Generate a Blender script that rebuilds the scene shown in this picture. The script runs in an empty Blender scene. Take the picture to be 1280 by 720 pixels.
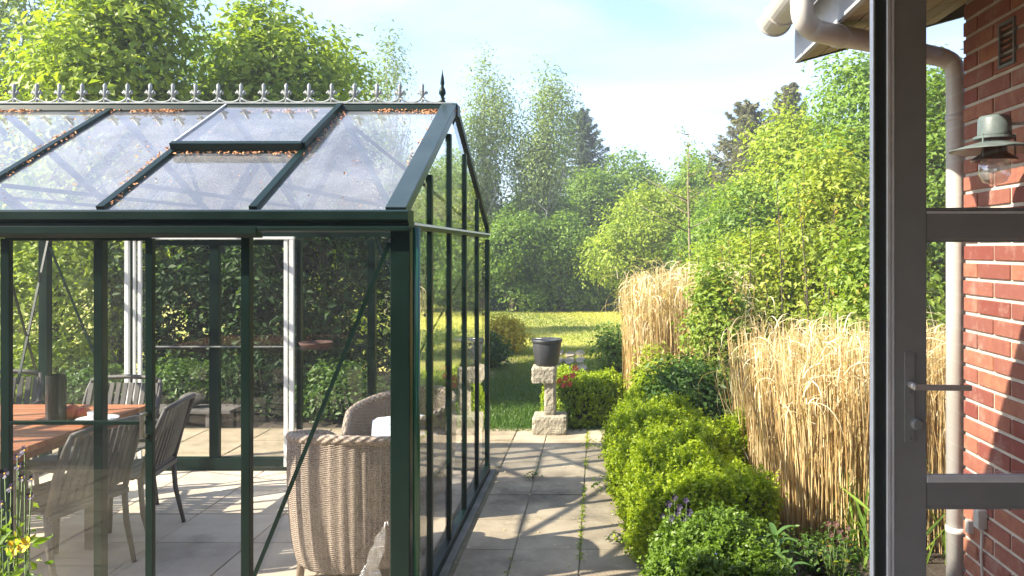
import bpy, math, random
import numpy as np
from mathutils import Vector, Matrix
random.seed(7)
R = math.radians
scn = bpy.context.scene
col = scn.collection
HC = 1.6                       # eye height

# ---------------------------------------------------------------- camera, sky, sun, exposure
cd = bpy.data.cameras.new('camera'); cam = bpy.data.objects.new('camera', cd); col.objects.link(cam)
cam.location = (0, 0, HC); cam.rotation_euler = (R(90), 0, 0)
cd.sensor_width = 36; cd.lens = 28.125; cd.shift_x = -109/1280; cd.shift_y = -48/1280
cd.clip_start = .05; cd.clip_end = 600
scn.camera = cam

SUN_EL = 38; TO_SUN = Vector((-.93, -.36, 0)).normalized()
TO_SUN = Vector((TO_SUN.x*math.cos(R(SUN_EL)), TO_SUN.y*math.cos(R(SUN_EL)), math.sin(R(SUN_EL))))
w = bpy.data.worlds.new('World'); scn.world = w; w.use_nodes = True
nt = w.node_tree; nt.nodes.clear()
sky = nt.nodes.new('ShaderNodeTexSky'); sky.sky_type = 'NISHITA'; sky.sun_disc = False
sky.sun_elevation = R(SUN_EL); sky.sun_rotation = math.atan2(TO_SUN.x, TO_SUN.y)
sky.air_density = 1.0; sky.dust_density = 1.2; sky.ozone_density = 4.0
tc = nt.nodes.new('ShaderNodeTexCoord')
mp = nt.nodes.new('ShaderNodeMapping'); mp.inputs['Scale'].default_value = (1.1, 1.6, 5.5); mp.inputs['Rotation'].default_value = (0, R(8), R(20))
nz = nt.nodes.new('ShaderNodeTexNoise'); nz.inputs['Scale'].default_value = 1.5; nz.inputs['Detail'].default_value = 8; nz.inputs['Roughness'].default_value = .58; nz.inputs['Distortion'].default_value = .6
cr = nt.nodes.new('ShaderNodeValToRGB'); cr.color_ramp.elements[0].position = .40; cr.color_ramp.elements[1].position = .78
cr.color_ramp.elements[1].color = (.62, .62, .62, 1); cr.color_ramp.elements[0].color = (.10, .10, .10, 1)
mx = nt.nodes.new('ShaderNodeMix'); mx.data_type = 'RGBA'; mx.inputs[7].default_value = (4.1, 4.65, 6.3, 1)
bg = nt.nodes.new('ShaderNodeBackground'); bg.inputs['Strength'].default_value = .115
wo = nt.nodes.new('ShaderNodeOutputWorld')
L = nt.links.new
L(tc.outputs['Generated'], mp.inputs['Vector']); L(mp.outputs['Vector'], nz.inputs['Vector'])
L(nz.outputs['Fac'], cr.inputs['Fac']); L(cr.outputs['Color'], mx.inputs[0]); L(sky.outputs['Color'], mx.inputs[6])
L(mx.outputs[2], bg.inputs['Color']); L(bg.outputs['Background'], wo.inputs['Surface'])

ld = bpy.data.lights.new('sun', 'SUN'); ld.energy = 4.9; ld.angle = R(.53); ld.color = (1, .92, .76)
so = bpy.data.objects.new('sun', ld); col.objects.link(so); so.location = (-20, 5, 20)
so.rotation_euler = TO_SUN.to_track_quat('Z', 'Y').to_euler()
vs = scn.view_settings; vs.view_transform = 'Standard'; vs.look = 'None'; vs.gamma = 1; vs.exposure = 1.68; vs.use_curve_mapping = False
scn.render.resolution_x = 1024; scn.render.resolution_y = 576
try:
    scn.cycles.transparent_max_bounces = 32; scn.cycles.max_bounces = 8
except Exception: pass

def P(px, py, z):               # a point of the photo at a given distance
    return Vector(((px-749)/1000*z, z, HC-(py-312)/1000*z))

# ---------------------------------------------------------------- materials
def newmat(name):
    m = bpy.data.materials.new(name); m.use_nodes = True; n = m.node_tree
    return m, n, n.nodes['Principled BSDF'], n.nodes['Material Output']
def nd(n, t, **k):
    x = n.nodes.new(t)
    for a, b in k.items():
        if a[0] == '_': setattr(x, a[1:], b)
        else: x.inputs[a.replace('_', ' ')].default_value = b
    return x
def c4(c): return (c[0], c[1], c[2], 1)
def mixc(n, fac, a, b, blend='MIX'):
    x = n.nodes.new('ShaderNodeMix'); x.data_type = 'RGBA'; x.blend_type = blend
    for s, v in ((0, fac), (6, a), (7, b)):
        if hasattr(v, 'is_linked') or hasattr(v, 'links'): n.links.new(v, x.inputs[s])
        else: x.inputs[s].default_value = v if s == 0 else c4(v)
    return x.outputs[2]
def ramp(n, src, p0, p1, c0=(0,0,0), c1=(1,1,1)):
    x = n.nodes.new('ShaderNodeValToRGB'); e = x.color_ramp.elements
    e[0].position = p0; e[1].position = p1; e[0].color = c4(c0); e[1].color = c4(c1)
    n.links.new(src, x.inputs['Fac']); return x.outputs['Color']
def noise(n, scale, detail=6, rough=.6, mapping=None):
    x = nd(n, 'ShaderNodeTexNoise', Scale=scale, Detail=detail, Roughness=rough)
    t = n.nodes.new('ShaderNodeTexCoord'); src = t.outputs['Object']
    if mapping:
        m = n.nodes.new('ShaderNodeMapping'); m.inputs['Scale'].default_value = mapping; n.links.new(src, m.inputs['Vector']); src = m.outputs['Vector']
    n.links.new(src, x.inputs['Vector']); return x.outputs['Fac']
def bump(n, h, strength, dist=.01, after=None):
    b = nd(n, 'ShaderNodeBump', Strength=strength, Distance=dist); n.links.new(h, b.inputs['Height'])
    if after: n.links.new(after, b.inputs['Normal'])
    return b.outputs['Normal']

def mat(name, c1, c2=None, scale=8, rough=.6, bmp=.0, metal=0, spec=.5, p=(.35, .65), mapping=None, bscale=None, bd=.004, island=0, rr=.0):
    m, n, b, o = newmat(name); c2 = c2 or [x*.7 for x in c1]
    f = noise(n, scale, mapping=mapping)
    cc = mixc(n, ramp(n, f, p[0], p[1]), c1, c2)
    if island:
        g = n.nodes.new('ShaderNodeNewGeometry')
        hv = nd(n, 'ShaderNodeHueSaturation'); mr = n.nodes.new('ShaderNodeMapRange')
        mr.inputs['To Min'].default_value = 1-island; mr.inputs['To Max'].default_value = 1+island
        n.links.new(g.outputs['Random Per Island'], mr.inputs['Value']); n.links.new(mr.outputs['Result'], hv.inputs['Value'])
        n.links.new(cc, hv.inputs['Color']); cc = hv.outputs['Color']
    n.links.new(cc, b.inputs['Base Color'])
    b.inputs['Roughness'].default_value = rough; b.inputs['Metallic'].default_value = metal
    b.inputs['Specular IOR Level'].default_value = spec
    if rr:
        mr = n.nodes.new('ShaderNodeMapRange'); mr.inputs['To Min'].default_value = rough-rr; mr.inputs['To Max'].default_value = rough+rr
        n.links.new(f, mr.inputs['Value']); n.links.new(mr.outputs['Result'], b.inputs['Roughness'])
    if bmp: n.links.new(bump(n, noise(n, bscale or scale*6, mapping=mapping), bmp, bd), b.inputs['Normal'])
    return m

def leafmat(name, dark, light, trans=.42, rough=.45, spec=.35, tint2=None):
    m, n, b, o = newmat(name)
    a = n.nodes.new('ShaderNodeAttribute'); a.attribute_name = 'tint'
    cc = mixc(n, a.outputs['Fac'], dark, light)
    if tint2:
        cc = mixc(n, ramp(n, a.outputs['Fac'], .86, .96), cc, tint2)
    n.links.new(cc, b.inputs['Base Color']); b.inputs['Roughness'].default_value = rough; b.inputs['Specular IOR Level'].default_value = spec
    t = n.nodes.new('ShaderNodeBsdfTranslucent'); tcv = mixc(n, 1.0, cc, (1.15, 1.2, .45), 'MULTIPLY'); n.links.new(tcv, t.inputs['Color'])
    ms = n.nodes.new('ShaderNodeMixShader'); ms.inputs[0].default_value = trans
    n.links.new(b.outputs[0], ms.inputs[1]); n.links.new(t.outputs[0], ms.inputs[2]); n.links.new(ms.outputs[0], o.inputs['Surface'])
    return m

def glassmat(name, dirt=.06, dirtc=(.75, .78, .76), tint=(1, 1, 1), f0=.075, blotch=.15, streak=(1, 1, 1), scale=5, rough=.003, p=(.45, .8), pw_=5):
    m, n, b, o = newmat(name); n.nodes.remove(b)
    lw = nd(n, 'ShaderNodeLayerWeight', Blend=.5)
    pw = nd(n, 'ShaderNodeMath', _operation='POWER'); pw.inputs[1].default_value = pw_; n.links.new(lw.outputs['Facing'], pw.inputs[0])
    ma = nd(n, 'ShaderNodeMath', _operation='MULTIPLY_ADD'); ma.inputs[1].default_value = 1-f0; ma.inputs[2].default_value = f0; n.links.new(pw.outputs[0], ma.inputs[0])
    tr = n.nodes.new('ShaderNodeBsdfTransparent'); tr.inputs[0].default_value = c4(tint)
    gl = nd(n, 'ShaderNodeBsdfAnisotropic' if False else 'ShaderNodeBsdfGlossy'); gl.inputs['Roughness'].default_value = rough
    gl.inputs['Color'].default_value = (1, 1, 1, 1)
    bn = bump(n, noise(n, 2.2, 2, .4), .05, .01); n.links.new(bn, gl.inputs['Normal'])
    df = n.nodes.new('ShaderNodeBsdfDiffuse'); df.inputs[0].default_value = c4(dirtc)
    m1 = n.nodes.new('ShaderNodeMixShader'); m2 = n.nodes.new('ShaderNodeMixShader')
    r = ramp(n, noise(n, scale, 6, .58, mapping=streak), p[0], p[1], (dirt,)*3, (dirt+blotch,)*3)
    n.links.new(r, m1.inputs[0]); n.links.new(tr.outputs[0], m1.inputs[1]); n.links.new(df.outputs[0], m1.inputs[2])
    n.links.new(ma.outputs[0], m2.inputs[0]); n.links.new(m1.outputs[0], m2.inputs[1]); n.links.new(gl.outputs[0], m2.inputs[2])
    n.links.new(m2.outputs[0], o.inputs['Surface']); return m

M = {}
M['green'] = mat('green_powder_coat', (.002, .010, .007), (.004, .016, .012), 3, .38, .05, rr=.10, spec=.2)
M['white_alu'] = mat('white_aluminium', (.84, .84, .82), (.76, .76, .74), 5, .35)
M['ridge_white'] = mat('weathered_cast_metal', (.30, .31, .30), (.17, .18, .17), 30, .5, .2)
M['glass'] = glassmat('side_glass', .004, f0=.05, blotch=.012, dirtc=(.4, .45, .34), streak=(1, 1, .3), pw_=4)
M['glass_front'] = glassmat('front_glass', .003, blotch=.010, f0=.045, streak=(1.5, 1, .3))
M['glass_dirty'] = glassmat('algae_glass', .006, dirtc=(.30, .36, .22), blotch=.075, f0=.05, streak=(2.5, 1, .5), scale=4)
M['glass_roof'] = glassmat('roof_glass', .11, dirtc=(.72, .74, .82), blotch=.13, scale=3, f0=.13, tint=(.95, .97, .98))
M['glass_door'] = glassmat('door_glass', .006, blotch=.01)
M['tile'] = mat('terrace_tile', (.52, .45, .355), (.40, .34, .265), 3, .75, .25, island=.08, bscale=60, bd=.002)
M['paving'] = mat('concrete_slab', (.42, .345, .24), (.22, .175, .12), 2.4, .92, .8, island=.13, bscale=70, bd=.004, p=(.36, .68))
def _stains(m, c, lo, hi, sc):
    n = m.node_tree; b = n.nodes['Principled BSDF']; src = b.inputs['Base Color'].links[0].from_socket
    n.links.new(mixc(n, ramp(n, noise(n, sc, 9, .72), lo, hi), src, c), b.inputs['Base Color'])
_stains(M['zinc'], (.40, .38, .34), .50, .75, 9) if 'zinc' in M else None; _stains(M['paving'], (.12, .105, .07), .52, .68, 1.3); _stains(M['paving'], (.50, .43, .32), .60, .72, 5); _stains(M['tile'], (.27, .23, .18), .55, .75, 2)
M['moss'] = mat('moss_joint', (.20, .165, .10), (.13, .11, .06), 6, .95, .6, bscale=120, p=(.4, .6))
M['kerb'] = mat('concrete_kerb', (.20, .19, .165), (.12, .12, .09), 6, .9, .5)
M['soil'] = mat('soil', (.045, .033, .022), (.075, .055, .035), 9, .97, .9, bscale=40, bd=.02)
M['gravel'] = mat('dry_earth', (.34, .27, .18), (.22, .18, .11), 7, .97, .7, bscale=60, bd=.01)
M['lawn'] = mat('lawn', (.30, .34, .05), (.46, .41, .11), 1.2, .95, .8, bscale=60, bd=.02, p=(.35, .65))
M['grass'] = leafmat('grass_blade', (.055, .13, .018), (.62, .58, .14), .42)
M['granite'] = mat('rough_granite', (.44, .39, .285), (.22, .195, .15), 22, .92, .9, bscale=55, bd=.012, p=(.3, .7))
M['bucket'] = mat('black_plastic', (.035, .037, .042), (.055, .057, .06), 9, .42, .1)
M['teak'] = mat('teak_slats', (.42, .17, .075), (.30, .11, .05), 3, .5, .15, mapping=(1, 12, 12), island=.12)
M['greywood'] = mat('weathered_wood', (.105, .095, .085), (.065, .06, .055), 4, .6, .3, mapping=(4, 4, 1.5), island=.1)
M['darkmetal'] = mat('dark_metal', (.05, .05, .05), (.08, .075, .07), 6, .4)
M['wick_leg'] = mat('cane_leg', (.32, .24, .18), (.2, .15, .11), 20, .6, .2)
M['black'] = mat('black_glass', (.02, .02, .022), (.03, .03, .03), 4, .2)
M['gasket'] = mat('dark_seal', (.018, .026, .026), (.03, .04, .038), 6, .45)
M['door'] = mat('brown_grey_paint', (.26, .28, .28), (.29, .31, .31), 14, .42, .12, bscale=140, bd=.001)
M['door_edge'] = mat('pale_grey_seal', (.80, .84, .88), (.68, .72, .76), 14, .5)
M['steel'] = mat('brushed_steel', (.42, .40, .37), (.3, .29, .27), 40, .28, .05, metal=1)
M['satin'] = mat('satin_aluminium', (.60, .58, .55), (.5, .48, .46), 40, .35, .05, metal=.35)
M['zinc'] = mat('grey_white_plastic', (.62, .60, .57), (.48, .45, .41), 6, .38, .05, p=(.3, .8), mapping=(1, 1, .4), rr=.08)
M['fascia'] = mat('grey_fascia', (.30, .32, .36), (.40, .41, .43), 6, .6, .1)
M['soffit'] = mat('soffit_board', (.44, .36, .24), (.30, .24, .15), 4, .7, .2, mapping=(1, 12, 1), island=.12)
M['rooftile'] = mat('dark_roof', (.06, .055, .05), (.09, .08, .07), 8, .8, .3)
M['mortar'] = mat('mortar', (.56, .50, .42), (.42, .37, .30), 12, .95, .6, bscale=90)
M['lampgreen'] = mat('verdigris_lamp', (.13, .165, .16), (.08, .10, .10), 12, .45, .15)
M['lampglass'] = glassmat('lamp_glass', .10, f0=.25)
M['copper'] = mat('pale_metal_ring', (.55, .50, .42), (.4, .35, .3), 10, .35)
M['plastic_white'] = mat('cream_plastic', (.55, .52, .47), (.45, .43, .38), 6, .45)
M['apple'] = mat('apple_skin', (.55, .06, .03), (.62, .30, .07), 20, .35, p=(.4, .7))
M['china'] = mat('white_china', (.78, .77, .75), (.70, .69, .68), 3, .15)
M['cushion'] = mat('white_blue_cotton', (.78, .80, .83), (.30, .45, .66), 5, .9, .3, p=(.56, .58), mapping=(1, 5, 1))
M['terracotta'] = mat('terracotta', (.10, .045, .03), (.07, .03, .02), 8, .8, .2)
M['petal_y'] = mat('yellow_petal', (.85, .60, .02), (.8, .45, .01), 10, .6)
M['petal_p'] = mat('purple_petal', (.022, .008, .055), (.010, .004, .025), 20, .6)
M['petal_r'] = mat('red_petal', (.62, .03, .03), (.75, .10, .08), 20, .6)
M['petal_w'] = mat('white_petal', (.8, .7, .68), (.75, .5, .5), 20, .6)
M['litter'] = mat('dry_blossom', (.62, .30, .13), (.42, .18, .08), 60, .9)
M['bark'] = mat('bark', (.13, .10, .075), (.075, .06, .045), 9, .92, .8, mapping=(3, 3, .6), bd=.02)
M['birchbark'] = mat('birch_bark', (.40, .38, .34), (.12, .11, .10), 6, .85, .4, mapping=(1, 1, 3), p=(.5, .62))
M['twig'] = mat('hedge_twigs', (.04, .038, .018), (.022, .03, .01), 12, .95, .8, bd=.02)
M['straw'] = leafmat('straw', (.44, .26, .085), (.88, .72, .40), .2, .5, .3)
M['straw_leaf'] = leafmat('straw_blade', (.62, .46, .24), (.86, .78, .58), .3, .5, .3)
# wicker: stakes by the geometry, weave by a bump that alternates stake by stake
def wicker():
    m, n, b, o = newmat('wicker_weave')
    uv = n.nodes.new('ShaderNodeUVMap'); uv.uv_map = 'weave'
    sp = n.nodes.new('ShaderNodeSeparateXYZ'); n.links.new(uv.outputs[0], sp.inputs[0])
    def mth(op, a, b_=None):
        x = n.nodes.new('ShaderNodeMath'); x.operation = op
        for i, v in enumerate((a, b_)):
            if v is None: continue
            if hasattr(v, 'links'): n.links.new(v, x.inputs[i])
            else: x.inputs[i].default_value = v
        return x.outputs[0]
    su = mth('SINE', mth('MULTIPLY', sp.outputs[0], math.pi)); sv = mth('SINE', mth('MULTIPLY', sp.outputs[1], math.pi))
    h = mth('MULTIPLY', su, sv)
    f = noise(n, 9); f2 = noise(n, 160)
    base = mixc(n, ramp(n, f, .3, .7), (.38, .30, .25), (.23, .175, .145))
    cc = mixc(n, ramp(n, h, -.9, .2, (.0,)*3, (1,)*3), (.15, .105, .08), base)
    cc = mixc(n, ramp(n, f2, .35, .6), cc, (.46, .37, .29))
    n.links.new(cc, b.inputs['Base Color']); b.inputs['Roughness'].default_value = .7
    n.links.new(bump(n, h, .9, .006), b.inputs['Normal']); return m
M['wicker'] = wicker()
def brickmat():
    m, n, b, o = newmat('red_brick')
    g = n.nodes.new('ShaderNodeNewGeometry')
    r = n.nodes.new('ShaderNodeValToRGB'); r.color_ramp.interpolation = 'LINEAR'
    for p_, c_ in ((.0, (.18, .035, .022)), (.3, (.23, .085, .058)), (.55, (.30, .11, .065)), (.8, (.38, .16, .085))):
        e = r.color_ramp.elements.new(p_); e.color = c4(c_)
    r.color_ramp.elements.remove(r.color_ramp.elements[0]); r.color_ramp.elements[-1].color = (.22, .075, .055, 1)
    n.links.new(g.outputs['Random Per Island'], r.inputs['Fac'])
    f = noise(n, 22); cc = mixc(n, ramp(n, f, .35, .8), r.outputs['Color'], (.20, .06, .045)); cc = mixc(n, ramp(n, noise(n, 7, 9, .75), .52, .78), cc, (.40, .27, .21))
    n.links.new(cc, b.inputs['Base Color']); b.inputs['Roughness'].default_value = .82
    n.links.new(bump(n, noise(n, 90), .6, .004), b.inputs['Normal']); return m
M['brick'] = brickmat()
def plasticbag():
    m, n, b, o = newmat('clear_plastic_film')
    gl = n.nodes.new('ShaderNodeBsdfGlossy'); gl.inputs['Roughness'].default_value = .12
    tr = n.nodes.new('ShaderNodeBsdfTransparent'); ms = n.nodes.new('ShaderNodeMixShader'); ms.inputs[0].default_value = .38
    n.links.new(bump(n, noise(n, 30), .8, .02), gl.inputs['Normal'])
    n.links.new(tr.outputs[0], ms.inputs[1]); n.links.new(gl.outputs[0], ms.inputs[2]); n.links.new(ms.outputs[0], o.inputs['Surface']); return m
M['film'] = plasticbag()

# ---------------------------------------------------------------- mesh building
class MB:
    def __init__(s): s.v = []; s.f = []; s.uv = None; s.tint = None
    def add(s, vs, fs):
        k = len(s.v); s.v += [tuple(v) for v in vs]; s.f += [tuple(i+k for i in f) for f in fs]; return s
    def box(s, lo, hi, rot=None, piv=None):
        v = [Vector((x, y, z)) for x in (lo[0], hi[0]) for y in (lo[1], hi[1]) for z in (lo[2], hi[2])]
        if rot is not None:
            pv = Vector(piv) if piv is not None else (Vector(lo)+Vector(hi))/2
            v = [pv + rot @ (q-pv) for q in v]
        return s.add(v, [(0, 1, 3, 2), (4, 6, 7, 5), (0, 4, 5, 1), (2, 3, 7, 6), (0, 2, 6, 4), (1, 5, 7, 3)])
    def beam(s, a, b, wd, dp, up=(0, 0, 1)):         # wd across, dp along up
        a = Vector(a); b = Vector(b); d = (b-a).normalized(); u = Vector(up)
        sd = d.cross(u)
        if sd.length < 1e-4: sd = d.cross(Vector((1, 0, 0)))
        sd.normalize(); u = sd.cross(d).normalized()
        v = []
        for p in (a, b):
            for i, j in ((-1, -1), (1, -1), (1, 1), (-1, 1)): v.append(p + sd*(i*wd/2) + u*(j*dp/2))
        return s.add(v, [(0, 1, 2, 3), (7, 6, 5, 4), (0, 4, 5, 1), (1, 5, 6, 2), (2, 6, 7, 3), (3, 7, 4, 0)])
    def tube(s, pts, rad, n=8, caps=True):
        pts = [Vector(p) for p in pts]; m = len(pts)
        if not hasattr(rad, '__len__'): rad = [rad]*m
        ring = []; prev = None
        for i, p in enumerate(pts):
            d = (pts[min(i+1, m-1)] - pts[max(i-1, 0)]).normalized()
            a = prev if prev is not None else (Vector((0, 0, 1)) if abs(d.z) < .9 else Vector((1, 0, 0)))
            x = a - d*a.dot(d)
            if x.length < 1e-5: x = d.orthogonal()
            x.normalize(); y = d.cross(x); prev = x
            ring += [p + (x*math.cos(2*math.pi*k/n) + y*math.sin(2*math.pi*k/n))*rad[i] for k in range(n)]
        f = [(i*n+k, i*n+(k+1) % n, (i+1)*n+(k+1) % n, (i+1)*n+k) for i in range(m-1) for k in range(n)]
        if caps: f += [tuple(range(n-1, -1, -1)), tuple(range((m-1)*n, m*n))]
        return s.add(ring, f)
    def lathe(s, prof, n=24, c=(0, 0, 0), rot=None):  # prof: (r, z)
        c = Vector(c); v = []
        for r, z in prof:
            for k in range(n):
                q = Vector((r*math.cos(2*math.pi*k/n), r*math.sin(2*math.pi*k/n), z))
                if rot is not None: q = rot @ q
                v.append(q + c)
        m = len(prof)
        f = [(i*n+k, i*n+(k+1) % n, (i+1)*n+(k+1) % n, (i+1)*n+k) for i in range(m-1) for k in range(n)]
        if prof[0][0] > 1e-4: f.append(tuple(range(n-1, -1, -1)))
        if prof[-1][0] > 1e-4: f.append(tuple(range((m-1)*n, m*n)))
        return s.add(v, f)
    def quad(s, a, b, c, d): return s.add([a, b, c, d], [(0, 1, 2, 3)])
    def ball(s, c, r, n=12, sq=(1, 1, 1)):
        pr = [(math.sin(math.pi*i/n)*r, -math.cos(math.pi*i/n)*r) for i in range(n+1)]
        k = len(s.v); s.lathe([(max(a, 1e-5), b) for a, b in pr], n*2)
        for i in range(k, len(s.v)):
            q = s.v[i]; s.v[i] = (q[0]*sq[0]+c[0], q[1]*sq[1]+c[1], q[2]*sq[2]+c[2])
        return s
    def build(s, name, m, parent=None, smooth=False, bevel=0, label=None, local=False):
        me = bpy.data.meshes.new(name)
        v = s.v
        if parent is not None and not local:
            t = parent
            while t.parent: t = t.parent
            o = t.location; v = [(a-o.x, b-o.y, c-o.z) for a, b, c in v]
        me.from_pydata(v, [], s.f); me.update()
        if s.uv:
            l = me.uv_layers.new(name='weave')
            for lp in me.loops: l.data[lp.index].uv = s.uv[lp.vertex_index]
        if s.tint is not None:
            a = me.attributes.new('tint', 'FLOAT', 'POINT'); a.data.foreach_set('value', np.array(s.tint, dtype=np.float32))
        return link(name, me, m, parent, smooth, bevel, label)
def link(name, me, m, parent=None, smooth=False, bevel=0, label=None):
    me.materials.append(M[m] if isinstance(m, str) else m)
    if smooth: me.polygons.foreach_set('use_smooth', [True]*len(me.polygons))
    ob = bpy.data.objects.new(name, me); col.objects.link(ob)
    if parent is not None: ob.parent = parent
    if bevel:
        b = ob.modifiers.new('bevel', 'BEVEL'); b.width = bevel; b.segments = 2; b.limit_method = 'ANGLE'; b.angle_limit = R(40)
    if label: ob['label'] = label
    return ob
def npmesh(name, V, F, tint=None):                   # F: (n,k) equal-sided faces
    me = bpy.data.meshes.new(name); k = F.shape[1]
    me.vertices.add(len(V)); me.vertices.foreach_set('co', V.astype(np.float32).ravel())
    me.loops.add(F.size); me.loops.foreach_set('vertex_index', F.astype(np.int32).ravel())
    me.polygons.add(len(F)); me.polygons.foreach_set('loop_start', np.arange(0, F.size, k, dtype=np.int32))
    try: me.polygons.foreach_set('loop_total', np.full(len(F), k, dtype=np.int32))
    except Exception: pass
    me.update(calc_edges=True)
    if tint is not None:
        a = me.attributes.new('tint', 'FLOAT', 'POINT'); a.data.foreach_set('value', tint.astype(np.float32))
    return me
def thing(name, label, cat, loc=(0, 0, 0), group=None):
    o = bpy.data.objects.new(name, None); col.objects.link(o); o.location = loc; o.empty_display_size = .1
    o['label'] = label; o['category'] = cat
    if group: o['group'] = group
    return o
def tag(o, label, cat, group=None, kind=None):
    o['label'] = label; o['category'] = cat
    if group: o['group'] = group
    if kind: o['kind'] = kind
    return o
def struct(o, label, cat):
    o['kind'] = 'structure'; o['label'] = label; o['category'] = cat; return o
def copy_tree(o, parent=None):
    c = o.copy(); col.objects.link(c); c.parent = parent
    for ch in list(o.children): copy_tree(ch, c)
    return c

def leaves(name, C, N, size, tint, rng, aspect=.5, fold=.18, droop=0, dirs=None):
    """folded leaf blades: C centres, N normals, size per leaf"""
    n = len(C)
    N = N/np.maximum(np.linalg.norm(N, axis=1, keepdims=True), 1e-6)
    if dirs is None: dirs = rng.normal(size=(n, 3)); dirs[:, 2] -= droop
    D = dirs - N*(dirs*N).sum(1, keepdims=True); D /= np.maximum(np.linalg.norm(D, axis=1, keepdims=True), 1e-6)
    S = np.cross(D, N); sz = size.reshape(-1, 1)
    V = np.empty((n, 4, 3))
    V[:, 0] = C - D*sz*.5; V[:, 2] = C + D*sz*.5
    V[:, 1] = C + S*sz*aspect*.5 + N*sz*fold - D*sz*.06; V[:, 3] = C - S*sz*aspect*.5 + N*sz*fold - D*sz*.06
    b = np.arange(n)*4
    F = np.empty((n, 2, 3), dtype=np.int32)
    F[:, 0] = np.stack([b, b+1, b+2], 1); F[:, 1] = np.stack([b, b+2, b+3], 1)
    return npmesh(name, V.reshape(-1, 3), F.reshape(-1, 3), np.repeat(tint, 4))

def unit(rng, n):
    d = rng.normal(size=(n, 3)); return d/np.linalg.norm(d, axis=1, keepdims=True)

def crown(rng, lobes, nclump, nleaf, cr, lsize, shell=.55, flat=.65, bias=.0, stretch=1.0):
    lb = np.array(lobes, float); wts = (lb[:, 3]*lb[:, 4]*lb[:, 5])**(2/3); wts /= wts.sum()
    k = rng.choice(len(lb), nclump*2, p=wts)
    d = unit(rng, nclump*2); d[:, 2] = np.where(rng.random(len(d)) < .3, np.abs(d[:, 2]), d[:, 2])
    rr = 1 - shell*rng.random(len(d))**1.6 + .10*rng.normal(size=len(d))
    C = lb[k, :3] + d*lb[k, 3:6]*rr[:, None]
    q = ((C[:, None, :]-lb[None, :, :3])/lb[None, :, 3:6]); q = np.sqrt((q**2).sum(2)); ins = (q < .62).any(1)
    keep = ~ins & (C[:, 2] > .08); C = C[keep][:nclump]; d = d[keep][:nclump]
    n = len(C)
    ct = rng.random(n)
    cs = (.55+.9*rng.random(n))
    idx = rng.choice(n, n*nleaf, p=cs/cs.sum())
    off = rng.normal(size=(len(idx), 3)); off *= np.minimum(1, 1.75/np.maximum(np.linalg.norm(off, axis=1, keepdims=True), 1e-6)); off = off*cr*cs[idx][:, None]*np.array([1, 1, flat*stretch])
    L_ = C[idx]+off
    outw = off/np.maximum(np.linalg.norm(off, axis=1, keepdims=True), 1e-6)
    Nn = d[idx]*.45 + outw*.35 + np.array([0, 0, .55]) + rng.normal(size=(len(idx), 3))*.45
    L_ = L_[:]; t = np.clip(.6*ct[idx] + .4*rng.random(len(idx)) + bias, 0, 1)
    sz = lsize*(.45+1.05*rng.random(len(idx))**1.3)
    m = L_[:, 2] > .02
    return L_[m], Nn[m], sz[m], t[m], C

def limbs(mb, rng, base, C, h, r0, nl, lean=(0, 0)):
    """trunk and limbs reaching the leaf clumps"""
    top = Vector((lean[0], lean[1], h*.86)); pts = []; rad = []
    for i in range(8):
        t = i/7; pts.append(Vector((top.x*t+rng.normal()*.03*h*t*.5, top.y*t+rng.normal()*.03*h*t*.5, top.z*t))); rad.append(r0*(1-.88*t)*(1.25 if i == 0 else 1))
    mb.tube(pts, rad, 7)
    sel = rng.choice(len(C), min(nl, len(C)), replace=False)
    for j in sel:
        c = Vector(C[j]); t = min(.95, max(.12, (c.z/h)*.62)); k = min(6, int(t*7)); f = t*7-k
        s = pts[k].lerp(pts[k+1], f); r = r0*(1-.88*t)*.5
        mid = s.lerp(c, .5)+Vector((rng.normal()*.04*h, rng.normal()*.04*h, .06*h*rng.random()))
        m1 = s.lerp(mid, .5)+Vector((rng.normal()*.015*h,)*3)
        mb.tube([s, m1, mid, mid.lerp(c, .5)+Vector((0, 0, .02*h)), c], [r, r*.75, r*.5, r*.3, r*.12], 5, False)

def tree(name, label, cat, pos, lobes, m, nclump, nleaf, cr, lsize, seed, h=None, r0=.08, nl=22, trunk='bark', droop=.0, aspect=.55, group=None, bias=0, shell=.55, flat=.65, stretch=1.0, lean=(0, 0), crown_name='crown', trunk_name='trunk'):
    rng = np.random.default_rng(seed)
    t = thing(name, label, cat, pos, group)
    C, N, sz, ti, cl = crown(rng, lobes, nclump, nleaf, cr, lsize, shell, flat, bias, stretch)
    me = leaves(name+'_'+crown_name, C, N, sz, ti, rng, aspect, droop=droop)
    link(crown_name, me, m, t)
    h = h or max(l[2]+l[5] for l in lobes)
    mb = MB(); limbs(mb, rng, pos, cl, h, r0, nl, lean); mb.build(trunk_name, trunk, t, smooth=True, local=True)
    return t

# leaf colours
M['lf_yel'] = leafmat('leaf_yellow_green', (.17, .26, .025), (.42, .49, .06), .48)
M['lf_mid'] = leafmat('leaf_mid_green', (.10, .19, .028), (.26, .38, .06), .48)
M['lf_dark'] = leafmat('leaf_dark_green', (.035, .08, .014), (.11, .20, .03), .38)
M['lf_birch'] = leafmat('leaf_birch', (.17, .24, .08), (.34, .42, .16), .45)
M['lf_spruce'] = leafmat('needle_blue_green', (.10, .14, .11), (.20, .25, .19), .3, .6)
M['lf_redspruce'] = leafmat('needle_brown', (.20, .20, .15), (.36, .34, .26), .4, .6)
M['lf_rose'] = leafmat('leaf_rose', (.12, .21, .03), (.36, .44, .06), .45, tint2=(.40, .22, .05))
M['lf_lilac'] = leafmat('leaf_red_tipped', (.17, .25, .03), (.44, .48, .07), .48, tint2=(.45, .30, .08))
M['lf_box'] = leafmat('leaf_box', (.11, .22, .012), (.52, .60, .035), .46, .4)
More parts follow.
